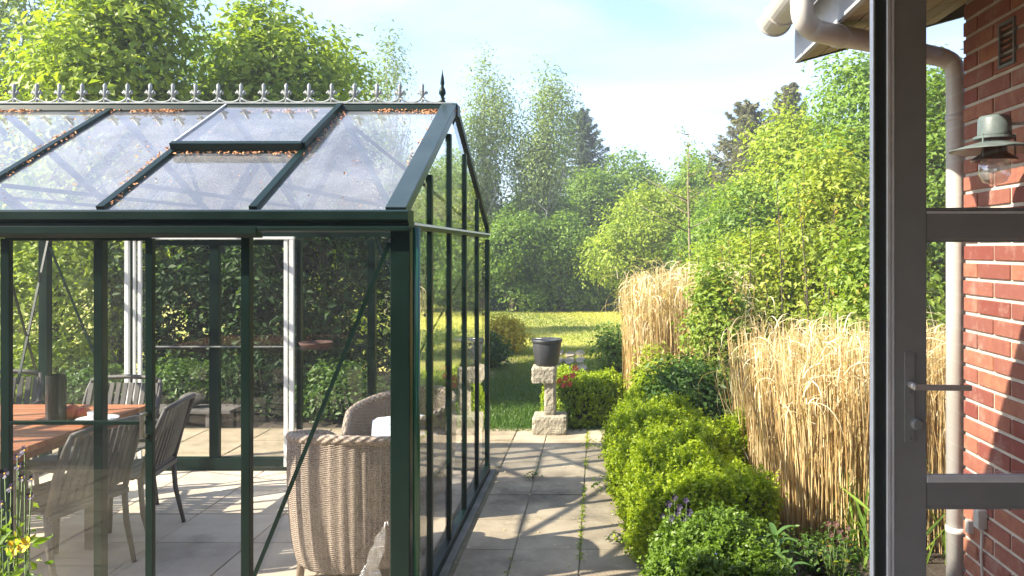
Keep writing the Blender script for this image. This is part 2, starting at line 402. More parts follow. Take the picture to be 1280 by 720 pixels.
M['lf_forsy'] = leafmat('leaf_gold', (.40, .36, .03), (.72, .55, .05), .35)
M['lf_lily'] = leafmat('leaf_lily', (.07, .15, .035), (.16, .27, .06), .35, .4)

M['lf_shaded'] = leafmat('leaf_shaded_green', (.010, .028, .005), (.028, .062, .012), .22, .55, .15, tint2=(.13, .22, .04))  # shade put into the leaf colour, a few leaves left bright as if sunlit
M['lf_box2'] = leafmat('leaf_box_dark', (.035, .09, .012), (.18, .28, .03), .36, .4)
# ---------------------------------------------------------------- ground
g = MB()
def fn(x, y): return .0
n_ = 60
for (lo, hi, z, mm, nm, lb_, ct) in []: pass
mb = MB(); mb.quad((-70, -16, -.03), (70, -16, -.03), (70, 110, -.03), (-70, 110, -.03))
struct(mb.build('ground', 'soil'), 'dark bare garden soil around the paving', 'ground')
mb = MB(); mb.quad((-60, 7.15, -.012), (60, 7.15, -.012), (60, 105, -.012), (-60, 105, -.012))
struct(mb.build('lawn', 'lawn'), 'sunlit lawn behind the paved path', 'lawn')
mb = MB(); mb.quad((-12, 7.1, -.008), (-1.95, 7.1, -.008), (-2.3, 10.5, -.008), (-12, 10.5, -.008))
struct(mb.build('shrub_bed', 'soil'), 'shady soil bed behind the greenhouse', 'flower bed')
# garden bed along the hedge
mb = MB(); mb.quad((.2, -2, -.006), (60, -2, -.006), (60, 13, -.006), (.35, 13, -.006))
struct(mb.build('flower_bed', 'soil'), 'soil bed under the box hedge and tall grasses', 'flower bed')
# grass blades
rng = np.random.default_rng(3)
def blades(n, x0, x1, y0, y1, pw):
    y = y0+(y1-y0)*rng.random(n)**pw; x = x0+(x1-x0)*rng.random(n)
    return np.stack([x, y, np.zeros(n)], 1)
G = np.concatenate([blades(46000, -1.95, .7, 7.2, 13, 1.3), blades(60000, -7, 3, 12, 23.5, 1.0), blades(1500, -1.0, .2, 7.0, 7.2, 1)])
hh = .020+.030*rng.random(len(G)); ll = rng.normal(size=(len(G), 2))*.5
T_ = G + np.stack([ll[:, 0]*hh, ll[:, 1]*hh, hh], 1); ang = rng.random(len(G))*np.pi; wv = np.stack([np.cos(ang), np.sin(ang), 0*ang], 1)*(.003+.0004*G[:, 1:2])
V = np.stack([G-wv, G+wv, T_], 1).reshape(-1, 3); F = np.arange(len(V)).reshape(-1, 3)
gt = np.clip((.40*rng.random(len(G))+.25+.25*np.sin(G[:, 0]*1.3+G[:, 1]*.7))*np.clip((G[:, 1]-6.5)/6.5, .15, 1.3), 0, 1)  # tint falls towards the path, standing in for tree shade on the grass
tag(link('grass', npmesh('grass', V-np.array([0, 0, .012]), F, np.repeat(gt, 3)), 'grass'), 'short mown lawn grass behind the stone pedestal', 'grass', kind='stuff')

# slabs: one bevelled mesh
def slabs(name, x0, x1, y0, y1, sx, sy, gap, z, m, seed, jit=.002, th=.04, xs=None, skip=None):
    rnd = random.Random(seed); mb = MB(); xs = xs or [x0+sx*i for i in range(int(round((x1-x0)/sx))+1)]
    ny = int(round((y1-y0)/sy))
    for i in range(len(xs)-1):
        for j in range(ny):
            dz = rnd.uniform(-jit, jit); a, b = xs[i]+gap/2+rnd.uniform(0, gap*.3), xs[i+1]-gap/2-rnd.uniform(0, gap*.3)
            c, d = y0+j*sy+gap/2, y0+(j+1)*sy-gap/2-rnd.uniform(0, gap*.3)
            if skip and skip((a+b)/2, (c+d)/2): continue
            mb.box((a, c, z-th), (b, d, z+dz), Matrix.Rotation(rnd.uniform(-.003, .003), 3, 'Z'))
    return mb.build(name, m, bevel=.004)
mb = MB(); mb.quad((-6.2, -1, .003), (.3, -1, .003), (.3, 7.16, .003), (-6.2, 7.16, .003))
struct(mb.build('paving_joints', 'moss'), 'mossy sand bed between the paving slabs', 'ground')
struct(slabs('path', 0, 0, -.5, 7.1, 0, .475, .006, .008, 'paving', 4, xs=[-.72, -.45, -.10, .28]), 'grey concrete slab path beside the greenhouse', 'path')
struct(slabs('back_terrace', -6.2, -.72, 5.85, 7.1, .548, .417, .01, .008, 'gravel', 5), 'pale paved strip behind the greenhouse', 'terrace')
struct(slabs('greenhouse_floor', -3.9, -.86, 2.9, 5.68, .507, .4633, .006, .03, 'tile', 6, jit=.0008), 'beige tiled floor inside the greenhouse', 'floor')
struct(slabs('terrace', -6.2, -.72, -.5, 2.9, .548, .425, .01, .008, 'paving', 7), 'grey slab terrace in front of the greenhouse', 'terrace')
# moss tufts and weeds in the joints
C = []
for x, n, s in ((-.10, 700, .009), (-.45, 130, .009)):
    y = 3.3+3.7*rng.random(n); y = y[(np.sin(y*3.1+x*9)+np.sin(y*7.7)*.6 > (-.6 if x > -.2 else .35))]
    C.append(np.stack([x+rng.normal(size=len(y))*s, y, .008+.006*rng.random(len(y))], 1))
C = np.concatenate(C); tt = rng.random(len(C))
tag(link('moss', leaves('moss', C, unit(rng, len(C))*.5+np.array([0, 0, 1]), .010+.012*rng.random(len(C)), tt, rng), 'lf_forsy' if False else 'lf_box'), 'yellow green moss growing along the path joints', 'moss', kind='stuff')
# small weeds at the path edge
rng = np.random.default_rng(31)
def tuft(name, label, pos, n, h, r, m, seed, cat='weed', size=.035, group=None):
    rg = np.random.default_rng(seed); t = thing(name, label, cat, pos, group)
    a = rg.random(n)*2*np.pi; rr = r*np.sqrt(rg.random(n)); z = h*rg.random(n)*(1-.5*rr/r)
    C = np.stack([np.cos(a)*rr, np.sin(a)*rr, z+.01], 1)
    link('leaves', leaves('weed_leaves', C, np.stack([np.cos(a)*.4, np.sin(a)*.4, np.ones(n)], 1)+rg.normal(size=(n, 3))*.3, size*(.6+.8*rg.random(n)), rg.random(n), rg, .45), m, t)
    mb = MB()
    for k in range(5): mb.tube([(0, 0, 0), (C[k][0]*.5, C[k][1]*.5, C[k][2]*.7), tuple(C[k])], [.002, .0015, .001], 4)
    mb.build('stems', 'twig', t, local=True)
    return t
tuft('weed', 'small green weed at the path edge beside the far box hedge', (.06, 5.3, .01), 60, .10, .12, 'lf_mid', 1)
tuft('weed', 'wispy weed in the path joint near the greenhouse corner', (-.46, 5.55, .01), 26, .04, .07, 'lf_dark', 2, size=.025)
tuft('weed', 'low weed lying on the slabs at the bright hedge foot', (.12, 4.35, .01), 45, .05, .09, 'lf_dark', 3, size=.03)
tuft('weed', 'weed tuft at the hedge end where the paving stops', (.02, 6.4, .01), 50, .08, .16, 'lf_yel', 4, size=.03)
# fallen leaves and bits on the path (stuff)
n = 170; C = np.stack([-.75+.95*rng.random(n), 3.2+3.6*rng.random(n), np.full(n, .013)], 1)
tag(link('leaf_litter', leaves('leaf_litter', C, np.array([0, 0, 1])+rng.normal(size=(n, 3))*.25, .008+.016*rng.random(n)**2, rng.random(n), rng), 'straw_leaf'), 'scattered pale bits of dry leaf on the path slabs', 'leaf litter', kind='stuff')
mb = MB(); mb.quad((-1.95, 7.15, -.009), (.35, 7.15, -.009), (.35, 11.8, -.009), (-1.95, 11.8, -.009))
struct(mb.build('shade_toned_lawn', mat('shade_toned_lawn', (.05, .10, .018), (.10, .13, .03), 2.5, .95, .8, bscale=60, bd=.02)), 'lawn nearest the path with tree shade painted into its green', 'lawn')  # same lawn in a darker green that stands in for tree shade
# garden track and stepping stones in the lawn
mb = MB(); pts = []
for i in range(9):
    t = i/8; pts.append(((-2.3+.75*t, 7.6+5.0*t), (-1.75+.75*t+.1*math.sin(i*2.1), 7.6+5.0*t)))
for a, b in zip(pts[:-1], pts[1:]): mb.quad((*a[0], -.006), (*a[1], -.006), (*b[1], -.006), (*b[0], -.006))
struct(mb.build('garden_track', 'gravel'), 'worn earth track across the shaded lawn', 'track')
rn = random.Random(5)
for i in range(9):
    mb = MB(); cx = -.47+.12*(i % 3)+rn.uniform(-.03, .03)+.0; cy = 10.6+.8*(i//3)+rn.uniform(-.1, .1); k = 7
    cx = P(712, 0, cy).x+(i % 3-1)*.16
    v = [(cx+.08*math.cos(2*math.pi*a/k)*rn.uniform(.85, 1.1), cy+.34*math.sin(2*math.pi*a/k)*rn.uniform(.85, 1.1)) for a in range(k)]
    mb.add([(x, y, -.03) for x, y in v]+[(x, y, .022) for x, y in v], [tuple(range(k, 2*k))]+[(a, (a+1) % k, (a+1) % k+k, a+k) for a in range(k)])
    tag(mb.build('stepping_stone', 'paving'), ('left', 'middle', 'right')[i % 3]+' stone, '+('nearest', 'middle', 'farthest')[i//3]+' row of flat grey stepping stones behind the bucket', 'stepping stone', 'stepping stones in the lawn')

# ---------------------------------------------------------------- greenhouse
F_, B_ = 3.3, 5.72; XR, XL = -.80, -3.96; RY = 4.45; EZ0, EZ1 = 1.672, 1.76; RZ = 2.385
gh = thing('greenhouse', 'dark green metal framed glass greenhouse with fleur-de-lis ridge beside the path', 'greenhouse', (-2.38, 4.5, 0))
def fx(px, y): return (px-749)/1000*y
def post(x, y, wd, dp, z0=.04, z1=EZ0, label=None, m='green'):
    a = MB().box((x-wd/2, y-dp/2, z0), (x+wd/2, y+dp/2, z1)).build('post', m, gh, bevel=.002, label=label)
    return a
# corner and wall posts
cp = MB().box((fx(490, F_), F_-.03, .02), (fx(514, F_), F_+.05, EZ0+.05)).build('corner_post', 'green', gh, bevel=.003)
MB().tube([(fx(520.5, F_), F_+.0, .02), (fx(520.5, F_), F_+.0, EZ0+.02)], .0155, 14).build('downpipe', mat('glossy_green_pipe', (.01, .085, .045), (.012, .065, .04), 4, .22), gh, smooth=True)
post(XR-.01, B_, .05, .05); post(XL, B_, .06, .06, z1=1.7); post(XL, F_, .06, .06)
for x in (-1.452, -2.056, -2.75, -3.35): post(x, F_, .036, .04)
for px, wd in ((269, .066), (465, .055)): post(fx(px, B_), B_, wd, .045)
post(fx(375, B_), B_-.005, .03, .05); post(-3.36, B_, .035, .045)
YS = [F_+(B_-F_)*i/5 for i in range(1, 5)]
def rake(y):
    return EZ1-.05 + (RZ-EZ1)*(1-abs(y-RY)/((RY-F_) if y < RY else (B_-RY)))
for y in YS:
    MB().box((XR-.018, y-.019, .06), (XR+.012, y+.019, rake(y)-.02)).build('side_post', 'green', gh, bevel=.002)
for y in YS: MB().box((XL-.018, y-.014, .06), (XL+.012, y+.014, rake(y)-.02)).build('side_post', 'green', gh, bevel=.002)
# eaves
def prof_x(prof, x0, x1):       # extrude (y,z) outline along x
    k = len(prof); mb = MB(); mb.add([(x0, y, z) for y, z in prof]+[(x1, y, z) for y, z in prof], [tuple(range(k)), tuple(range(2*k-1, k-1, -1))]+[(i, i+k, (i+1) % k+k, (i+1) % k) for i in range(k)]); return mb
gx1 = fx(515, F_)
prof_x([(F_-.055, 1.762), (F_-.075, 1.755), (F_-.075, 1.722), (F_-.055, 1.708), (F_-.055, 1.697), (F_-.07, 1.692), (F_-.07, 1.677), (F_-.02, 1.672), (F_+.03, 1.672), (F_+.03, 1.762)], XL-.04, gx1).build('gutter', 'green', gh, bevel=.0015)
prof_x([(B_+.07, 1.75), (B_+.07, 1.70), (B_-.02, 1.69), (B_-.02, 1.76)], XL-.04, XR+.01).build('gutter', 'green', gh, bevel=.0015)
# side eave rails
for xx in (XR, XL):
    MB().box((xx-.02, F_+.05, 1.685), (xx+.02, B_-.03, 1.712)).build('side_rail', 'green', gh, bevel=.002)
MB().box((XR+.021, F_+.05, 1.703), (XR+.028, B_-.03, 1.713)).build('trim', 'white_alu', gh)
# sills
for a, b, nm in (((XL, B_-.03, .03), (XR-.03, B_+.03, .115), 'sill'), ((XR-.028, F_+.03, .012), (XR+.02, B_+.02, .062), 'sill'), ((XL-.03, F_, .012), (XL+.02, B_, .10), 'sill'), ((-1.44, F_-.03, .012), (XR-.05, F_+.03, .09), 'sill')):
    MB().box(a, b).build(nm, 'green', gh, bevel=.003)
MB().box((XR+.021, F_-.1, -.02), (XR+.06, B_+.04, .022)).build('kerb', 'kerb', gh, bevel=.004)
# roof bars
def slope(x, y, off=0):          # point on the roof plane
    t = (y-F_)/(RY-F_) if y <= RY else (B_-y)/(B_-RY)
    return Vector((x, y, EZ1+(RZ-EZ1)*t+off))
sp = (XR-XL)/5
nrm = Vector((0, -(RZ-EZ1), RY-F_)).normalized()
def bar(x, y0, y1, wd, dp, off=0, name='roof_bar', m='green'):
    up = (0, -nrm.y*-1, nrm.z)
    return MB().beam(slope(x, y0, off), slope(x, y1, off), wd, dp, nrm if y1 <= RY+.001 and y0 <= RY else (0, .5, .87)).build(name, m, gh, bevel=.002)
VX0, VX1 = XR-2*sp, XR-sp        # bay with the roof window
VS = F_+(RY-F_)*.50
for i in range(1, 5):
    bar(XR-sp*i, F_+.01, RY-.02, .034, .032)
    bar(XR-sp*i, B_-.01, RY+.02, .030, .032)
bar(XR-sp*3.22, F_+.01, RY-.02, .026, .03) if False else None
# wide end bars
MB().beam(slope(XR-.03, F_-.03, .008), slope(XR-.03, RY, .008), .085, .05, nrm).build('end_bar', mat('grey_green_metal', (.018, .034, .036), (.028, .045, .046), 5, .35), gh, bevel=.003)
MB().beam(slope(XR-.01, B_, .0), slope(XR-.01, RY, .0), .05, .04, (0, .5, .87)).build('end_bar', 'green', gh, bevel=.003)
MB().beam(slope(XL, F_, .0), slope(XL, RY, .0), .05, .05, nrm).build('end_bar', 'green', gh, bevel=.003)
MB().beam(slope(XL, B_, .0), slope(XL, RY, .0), .05, .05, (0, .5, .87)).build('end_bar', 'green', gh, bevel=.003)
# ridge
prof_x([(RY-.05, RZ-.02), (RY-.04, RZ+.012), (RY-.012, RZ+.02), (RY+.04, RZ+.015), (RY+.05, RZ-.025)], XL-.03, XR+.015).build('ridge', 'green', gh, bevel=.002)
MB().box((XL-.03, RY-.028, RZ+.0205), (XR-.01, RY+.028, RZ+.030)).build('ridge_cap', 'ridge_white', gh, bevel=.002)
# cresting: scallops, and a fleur-de-lis at every joint
def fleur(x):
    z = RZ+.03; y = RY; mb = MB()
    mb.lathe([(.004, 0), (.009, .01), (.005, .022), (.004, .034)], 8, (x, y, z))
    pts = [(0, .03), (0, .055), (0, .075), (0, .098), (0, .112)]
    mb.tube([(x+a, y, z+b) for a, b in pts], [.006, .0115, .009, .011, .001], 8)
    mb.ball((x, y, z+.100), .0085, 5)
    for s in (-1, 1):
        q = [(0, .035), (.010, .052), (.021, .068), (.0275, .060), (.024, .050), (.018, .052)]
        mb.tube([(x+s*a, y, z+b) for a, b in q], [.005, .007, .007, .006, .004, .003], 7)
        mb.tube([(x+s*a, y, z+b) for a, b in [(0, .036), (.010, .030), (.016, .021)]], [.004, .004, .002], 6)
    return mb
fs = 28.35/1000*RY; xf = (528-749)/1000*RY
k = 0
while xf-k*fs > XL:
    fleur(xf-k*fs).build('ridge_finial', 'ridge_white', gh, smooth=True)
    k += 1
sc = MB()
for i in range(-1, k):
    x1 = xf-i*fs; x0 = x1-fs; x1 = min(x1, XR-.05)
    sc.tube([(x0+(x1-x0)*t, RY, RZ+.034+.024*(1-math.sin(math.pi*t))**1.3) for t in [j/8 for j in range(9)]], .0058, 6)
sc.build('ridge_scrollwork', 'ridge_white', gh, smooth=True)
mb = MB().lathe([(.016, 0), (.018, .012), (.010, .022), (.010, .04), (.020, .055), (.017, .075), (.008, .095), (.012, .11), (.009, .14), (.003, .17), (.0008, .19)], 12, (fx(553, RY), RY, RZ+.028))
mb.box((fx(553, RY)-.02, RY-.02, RZ+.02), (fx(553, RY)+.02, RY+.02, RZ+.035)); mb.build('end_finial', 'green', gh, smooth=True)
MB().box((XR-.012, RY-.04, RZ-.05), (XR+.02, RY+.04, RZ+.018)).build('ridge_end_plate', 'green', gh, bevel=.003)
# roof panes (each pane its own mesh)
def pane(pts, m, name='pane', parent=gh):
    pts = [Vector(p) for p in pts]; n = (pts[1]-pts[0]).cross(pts[-1]-pts[0]).normalized()*.0
    return MB().add(pts, [tuple(range(len(pts)))]).build(name, m, parent)
for i in range(5):
    x1 = XR-sp*i-.018; x0 = XR-sp*(i+1)+.018
    if i == 0: x1 = XR-.07
    if i == 1:
        pane([slope(x0, F_+.0), slope(x1, F_+.0), slope(x1, VS), slope(x0, VS)], 'glass_roof', 'roof_pane')
    else: pane([slope(x0, F_), slope(x1, F_), slope(x1, RY-.03), slope(x0, RY-.03)], 'glass_roof', 'roof_pane')
    pane([slope(x0, B_), slope(x1, B_), slope(x1, RY+.03), slope(x0, RY+.03)], 'glass_roof', 'roof_pane')
# roof window, a little raised
h0 = slope(VX0, RY-.02, .02); rot = Matrix.Rotation(-R(1.2), 3, 'X')
def vw(x, s): # s: distance down the slope from hinge 0..1
    p = slope(x, RY-.02+(VS-.01-(RY-.02))*s, .024); return h0 + Vector((x-VX0, 0, 0)) + rot @ (p-h0-Vector((x-VX0, 0, 0)))
rw = MB(); rw.beam(vw(VX0+.0, 1), vw(VX1+.0, 1), .034, .034, nrm); rw.beam(vw(VX1, 0), vw(VX1, 1), .030, .030, nrm)
rwo = rw.build('roof_window', 'green', gh, bevel=.002)
MB().beam(vw(VX0, 0), vw(VX0, 1), .010, .02, nrm).build('edge_strip', 'fascia', rwo)
MB().beam(vw(VX0, 0), vw(VX1, 0), .02, .02, nrm).build('hinge_bar', 'green', rwo)
pane([vw(VX0+.006, 1), vw(VX1-.016, 1), vw(VX1-.016, 0.02), vw(VX0+.006, .02)], 'glass_roof', 'pane', rwo)
MB().beam(slope(VX0, VS, 0), slope(VX1, VS, 0), .03, .03, nrm).build('roof_bar', 'green', gh, bevel=.002)
# interior roof ties and braces
for x in (XR-sp, XR-2*sp, XR-3*sp, XR-4*sp):
    MB().beam((x, F_+.32, EZ1+.13), (x, B_-.32, EZ1+.13), .02, .02).build('roof_tie', 'green', gh)
MB().beam((XR-.05, F_+.05, EZ1-.02), (XR-sp, RY, RZ-.05), .02, .012).build('roof_brace', 'green', gh)
MB().beam((XR-.05, B_-.05, EZ1-.02), (XR-sp, RY, RZ-.05), .02, .012).build('roof_brace', 'green', gh)
# front wall brace (near right pane) and back braces
def brace(a, b, wd=.014, dp=.008): return MB().beam(a, b, wd, dp, (0, 1, 0)).build('brace', 'green', gh)
brace(P(487, 303, F_-.03), P(317, 722, F_-.03), .016, .008)
brace(P(470, 300, B_-.04), P(520, 420, B_-.04)); brace(P(603, 300, B_-.03), P(470, 540, B_-.03))
brace(P(62, 308, B_-.04), P(150, 520, B_-.04)); brace(P(60, 300, 5.3), P(22, 480, 4.9)); brace(P(12, 345, 4.6), P(55, 500, 5.6))
for z in (.91,): MB().box((fx(195, B_), B_-.035, z-.004), (fx(360, B_), B_-.026, z+.004)).build('glazing_rail', 'ridge_white', gh)
MB().box((fx(376, B_), B_-.035, .905), (fx(465, B_), B_-.022, .917)).build('glazing_rail', 'green', gh)
# white door frame in the back wall
df = MB(); zt = P(0, 297, B_).z
df.box((fx(358, B_), B_-.05, .06), (fx(362.5, B_), B_-.03, zt)); df.box((fx(365, B_), B_-.055, .06), (fx(370.5, B_), B_-.03, zt)); df.box((fx(161, B_), B_-.055, .06), (fx(166, B_), B_-.03, zt)); df.box((fx(171, B_), B_-.05, .06), (fx(173.5, B_), B_-.03, zt)); df.box((fx(177, B_), B_-.05, .06), (fx(181, B_), B_-.03, zt))
df.box((fx(161, B_), B_-.057, zt-.014), (fx(371, B_), B_-.028, zt+.006)); dfo = df.build('rear_door_frame', 'white_alu', gh, bevel=.002)
MB().box((fx(192, B_), B_-.03, zt-.055), (fx(358, B_), B_-.01, zt-.02)).build('rear_door_head', 'green', gh)
# wall panes
ex = [XL, -3.36, fx(269, B_), fx(375, B_), fx(465, B_), XR]
for a, b in zip(ex[:-1], ex[1:]): pane([(a+.02, B_, .11), (b-.02, B_, .11), (b-.02, B_, 1.69), (a+.02, B_, 1.69)], 'glass', 'wall_pane')
ys = [F_]+YS+[B_]
for xx in (XR, XL):
    for a, b in zip(ys[:-1], ys[1:]):
        pane([(xx, a+.014, .06), (xx, b-.014, .06), (xx, b-.014, 1.69), (xx, a+.014, 1.69)], 'glass', 'wall_pane')
    for a, b in zip(ys[:-1], ys[1:]):
        top = [(xx, b-.014, rake(b-.014)-.02)]+([(xx, RY, rake(RY)-.02)] if a < RY < b else [])+[(xx, a+.014, rake(a+.014)-.02)]
        pane([(xx, a+.014, 1.71), (xx, b-.014, 1.71)]+top, 'glass', 'gable_pane')
pane([(-1.434, F_, .09), (fx(490, F_), F_, .09), (fx(490, F_), F_, 1.672), (-1.434, F_, 1.672)], 'glass_front', 'wall_pane')
for a, b in ((XL+.03, -3.37), (-3.33, -2.77), (-2.73, -2.07)): pane([(a, F_, .06), (b, F_, .06), (b, F_, 1.672), (a, F_, 1.672)], 'glass_dirty', 'wall_pane')
# the sliding front door, slid open to the left
DY = F_-.05; dx0, dx1 = fx(8.5, DY), fx(188, DY)
fr = MB()
for x, wd in ((dx0, .036), (dx1, .030)): fr.box((x-wd/2, DY-.012, .03), (x+wd/2, DY+.012, P(0, 298, DY).z))
fr.box((dx0, DY-.012, P(0, 301, DY).z), (dx1, DY+.012, P(0, 296, DY).z)); fr.box((dx0, DY-.012, .03), (dx1, DY+.012, .10))
sd = fr.build('sliding_door', 'green', gh, bevel=.002, label='green framed sliding door slid open to the left')
MB().box((dx0+.018, DY-.016, P(0, 530, DY).z), (dx1-.015, DY+.010, P(0, 526, DY).z)).build('cross_rail', 'green', sd)
hd = MB(); hd.box((dx1-.018, DY-.045, P(0, 545, DY).z), (dx1+.002, DY-.013, P(0, 541, DY).z)); hd.box((dx1-.018, DY-.045, P(0, 518, DY).z), (dx1+.002, DY-.013, P(0, 514, DY).z)); hd.box((dx1-.016, DY-.05, P(0, 545, DY).z), (dx1, DY-.04, P(0, 514, DY).z))
hd.build('handle', 'steel', sd, bevel=.002)
pane([(dx0+.015, DY, .09), (dx1-.012, DY, .09), (dx1-.012, DY, P(0, 300, DY).z), (dx0+.015, DY, P(0, 300, DY).z)], 'glass_dirty', 'pane', sd)
prof_x([(F_-.10, 1.694), (F_-.10, 1.664), (F_-.085, 1.648), (F_-.035, 1.648), (F_-.035, 1.668), (F_-.071, 1.672)], -3.3, fx(324, F_-.07)).build('door_track', 'green', gh, bevel=.0015)
# blossom litter on the roof
rng = np.random.default_rng(12); Cs = []
def lit(n, x0, x1, y0, y1, s=.012):
    x = x0+(x1-x0)*rng.random(n); y = y0+(y1-y0)*rng.random(n)
    for a, b in zip(x, y): Cs.append(np.array(slope(a, b, .012)))
for i in range(5):
    x = XR-sp*i
    if i: 
        for _ in range(2 if i != 2 else 3): 
            y0 = F_+rng.random()*.7; lit(26, x-.045, x-.015, y0, y0+.3)
            y0 = F_+rng.random()*.8; lit(14, x+.015, x+.04, y0, y0+.25)
    for _ in range(5):
        a = x-sp*rng.random(); lit(22, a, a+.12, RY-.09, RY-.045)
lit(70, XR-.28, XR-.08, RY-.12, RY-.05); lit(50, XR-.10, XR-.075, F_+.4, RY-.08); lit(60, VX1-.04, VX1+.06, RY-.35, RY-.05); lit(80, VX0, VX1, VS-.05, VS-.02); lit(140, XL, XR, F_, RY)
Cs = np.array(Cs); n = len(Cs)
tag(link('blossom_litter', leaves('blossom_litter', Cs, np.array(nrm)+rng.normal(size=(n, 3))*.5, .007+.017*rng.random(n), rng.random(n), rng), 'litter'), 'orange brown dry blossom lying along the greenhouse roof bars', 'leaf litter', kind='stuff')
nG = 60
Cg = np.stack([XL+(gx1-XL)*rng.random(nG), np.full(nG, F_-.066), np.full(nG, 1.766)], 1)

# ---------------------------------------------------------------- garden table and what stands on it
TX = -2.5; TZ = .74
tb = thing('garden_table', 'reddish teak slatted garden table inside the greenhouse', 'table', (-3.3, 3.92, .03))
mb = MB(); ny = 9; wy = (4.45-3.38)/ny
for i in range(ny): mb.box((-3.86, 3.38+wy*i+.004, TZ-.028), (TX, 3.38+wy*(i+1)-.004, TZ))
mb.build('tabletop', 'teak', tb, bevel=.003)
MB().box((-3.8, 3.45, TZ-.09), (TX-.08, 3.48, TZ-.03)).box((-3.8, 4.35, TZ-.09), (TX-.08, 4.38, TZ-.03)).box((TX-.12, 3.48, TZ-.09), (TX-.09, 4.35, TZ-.03)).build('apron', 'teak', tb)
for x in (-3.75, TX-.16):
    for y in (3.62, 4.22): MB().box((x-.035, y-.035, .03), (x+.035, y+.035, TZ-.03)).build('leg', 'greywood', tb, bevel=.003)

def garden_chair():
    t = thing('garden_chair', 'x', 'chair', (0, 0, 0), 'slatted garden armchairs round the teak table')
    W, D = .25, .24          # facing +Y; back at -Y
    for s in (-1, 1):
        MB().tube([(s*(W-.01), -D-.02, 0), (s*(W-.01), -D+.03, .22), (s*(W-.01), -D+.045, .42)], [.012, .015, .016], 8).build('leg', 'greywood', t, True, local=True)
        MB().tube([(s*(W), D+.02, 0), (s*(W), D, .40), (s*(W), D-.03, .60)], [.012, .014, .014], 8).build('leg', 'greywood', t, True, local=True)
        MB().tube([(s*(W), D-.03, .60), (s*W, D-.06, .625), (s*W, 0, .635), (s*W, -D-.01, .63)], [.014, .017, .017, .014], 8).build('armrest', 'greywood', t, True, local=True)
        MB().tube([(s*(W-.01), -D+.045, .38), (s*(W-.01), -D-.01, .60), (s*(W-.015), -D-.065, .74), (s*(W-.03), -D-.085, .80)], [.015, .015, .014, .012], 8).build('back_frame', 'greywood', t, True, local=True)
    mb = MB()
    for i in range(10):
        y = -D+.03+i*.048; mb.box((-W+.01, y, .405-.012*math.sin(math.pi*i/9)), (W-.01, y+.040, .420-.012*math.sin(math.pi*i/9)))
    mb.box((-W, -D+.02, .375), (W, -D+.045, .404)); mb.box((-W, D-.01, .375), (W, D+.015, .404))
    mb.build('seat', 'greywood', t, bevel=.003, local=True)
    mb = MB()
    for i in range(11):
        x = -W+.035+i*(2*W-.07)/10; dy = -.02*math.sin(math.pi*i/10)
        mb.beam((x, -D+.035+dy, .44), (x*.98, -D-.065+dy, .78), .030, .010, (0, 1, 0))
    mb.build('backrest', 'greywood', t, bevel=.002, local=True)
    mb = MB(); mb.tube([(-W+.03, -D-.085, .795), (-W*.5, -D-.11, .81), (0, -D-.115, .815), (W*.5, -D-.11, .81), (W-.03, -D-.085, .795)], .015, 8)
    mb.build('top_rail', 'greywood', t, True, local=True)
    return t
c0 = garden_chair()
def put(o, x, y, rz, lb, z=.03, sc=1): o.location = (x, y, z); o.rotation_euler = (0, 0, rz); o.scale = (sc,)*3; o['label'] = lb; return o
# facing angle: local +Y turned by rz
put(c0, -2.62, 3.86, R(78), 'slatted grey garden armchair nearest the glass, pushed under the table end', sc=.92)
c1 = copy_tree(c0); put(c1, -2.60, 4.36, R(98), 'slatted garden armchair at the table end, farther from the sliding door', sc=.92)
c2 = copy_tree(c0); put(c2, -2.95, 4.68, R(180), 'slatted garden armchair behind the table facing the camera', sc=.95)
# tan chair at the far left behind table
c3 = copy_tree(c0); put(c3, -3.62, 4.62, R(195), 'slatted garden armchair behind the table at the left edge beside the crossed braces')

la = thing('candle_lantern', 'dark cylindrical lantern standing on the teak table', 'lantern', (fx(70, 4.0), 4.0, TZ))
r_ = .045; p0 = la.location
MB().lathe([(r_, 0), (r_, .235), (r_-.006, .235), (r_-.006, .02), (.0001, .02)], 24, p0).build('body', 'black', la, smooth=False)
MB().lathe([(.022, .02), (.022, .10), (.001, .103)], 16, p0).build('candle', 'china', la, smooth=True)
for px, s in ((90, .040), (104, .034)):
    q = Vector((fx(px, 4.05), 4.05, TZ+s*.94))
    a = thing('apple', 'larger red apple on the teak table beside the lantern' if px == 90 else 'smaller red and yellow apple between the big apple and the plate', 'apple', (q.x, q.y, TZ))
    mb = MB().ball(q, s, 12, (1, 1, .94)); 
    mb.build('fruit', 'apple', a, smooth=True); MB().tube([q+Vector((0, 0, s*.8)), q+Vector((.004, 0, s*1.15))], .0015, 5).build('stalk', 'bark', a)
mb = MB().lathe([(.0001, .006), (.045, .006), (.08, .018), (.095, .026), (.094, .029), (.078, .021), (.045, .010), (.0001, .010)], 28, (fx(122, 3.95), 3.95, TZ))
tag(mb.build('plate', 'china', smooth=True), 'white china plate on the table end behind the chair back', 'plate')
cu = thing('cup', 'white china cup standing on the plate', 'cup', (fx(120, 3.95), 3.95, TZ+.0105))
p0 = cu.location
MB().lathe([(.018, 0), (.024, .006), (.034, .03), (.038, .05), (.036, .05), (.03, .02), (.0001, .008)], 20, p0).build('bowl', 'china', cu, smooth=True)
MB().tube([p0+Vector((.035, 0, .042)), p0+Vector((.055, 0, .038)), p0+Vector((.052, 0, .018)), p0+Vector((.030, 0, .014))], .004, 6).build('handle', 'china', cu, smooth=True)

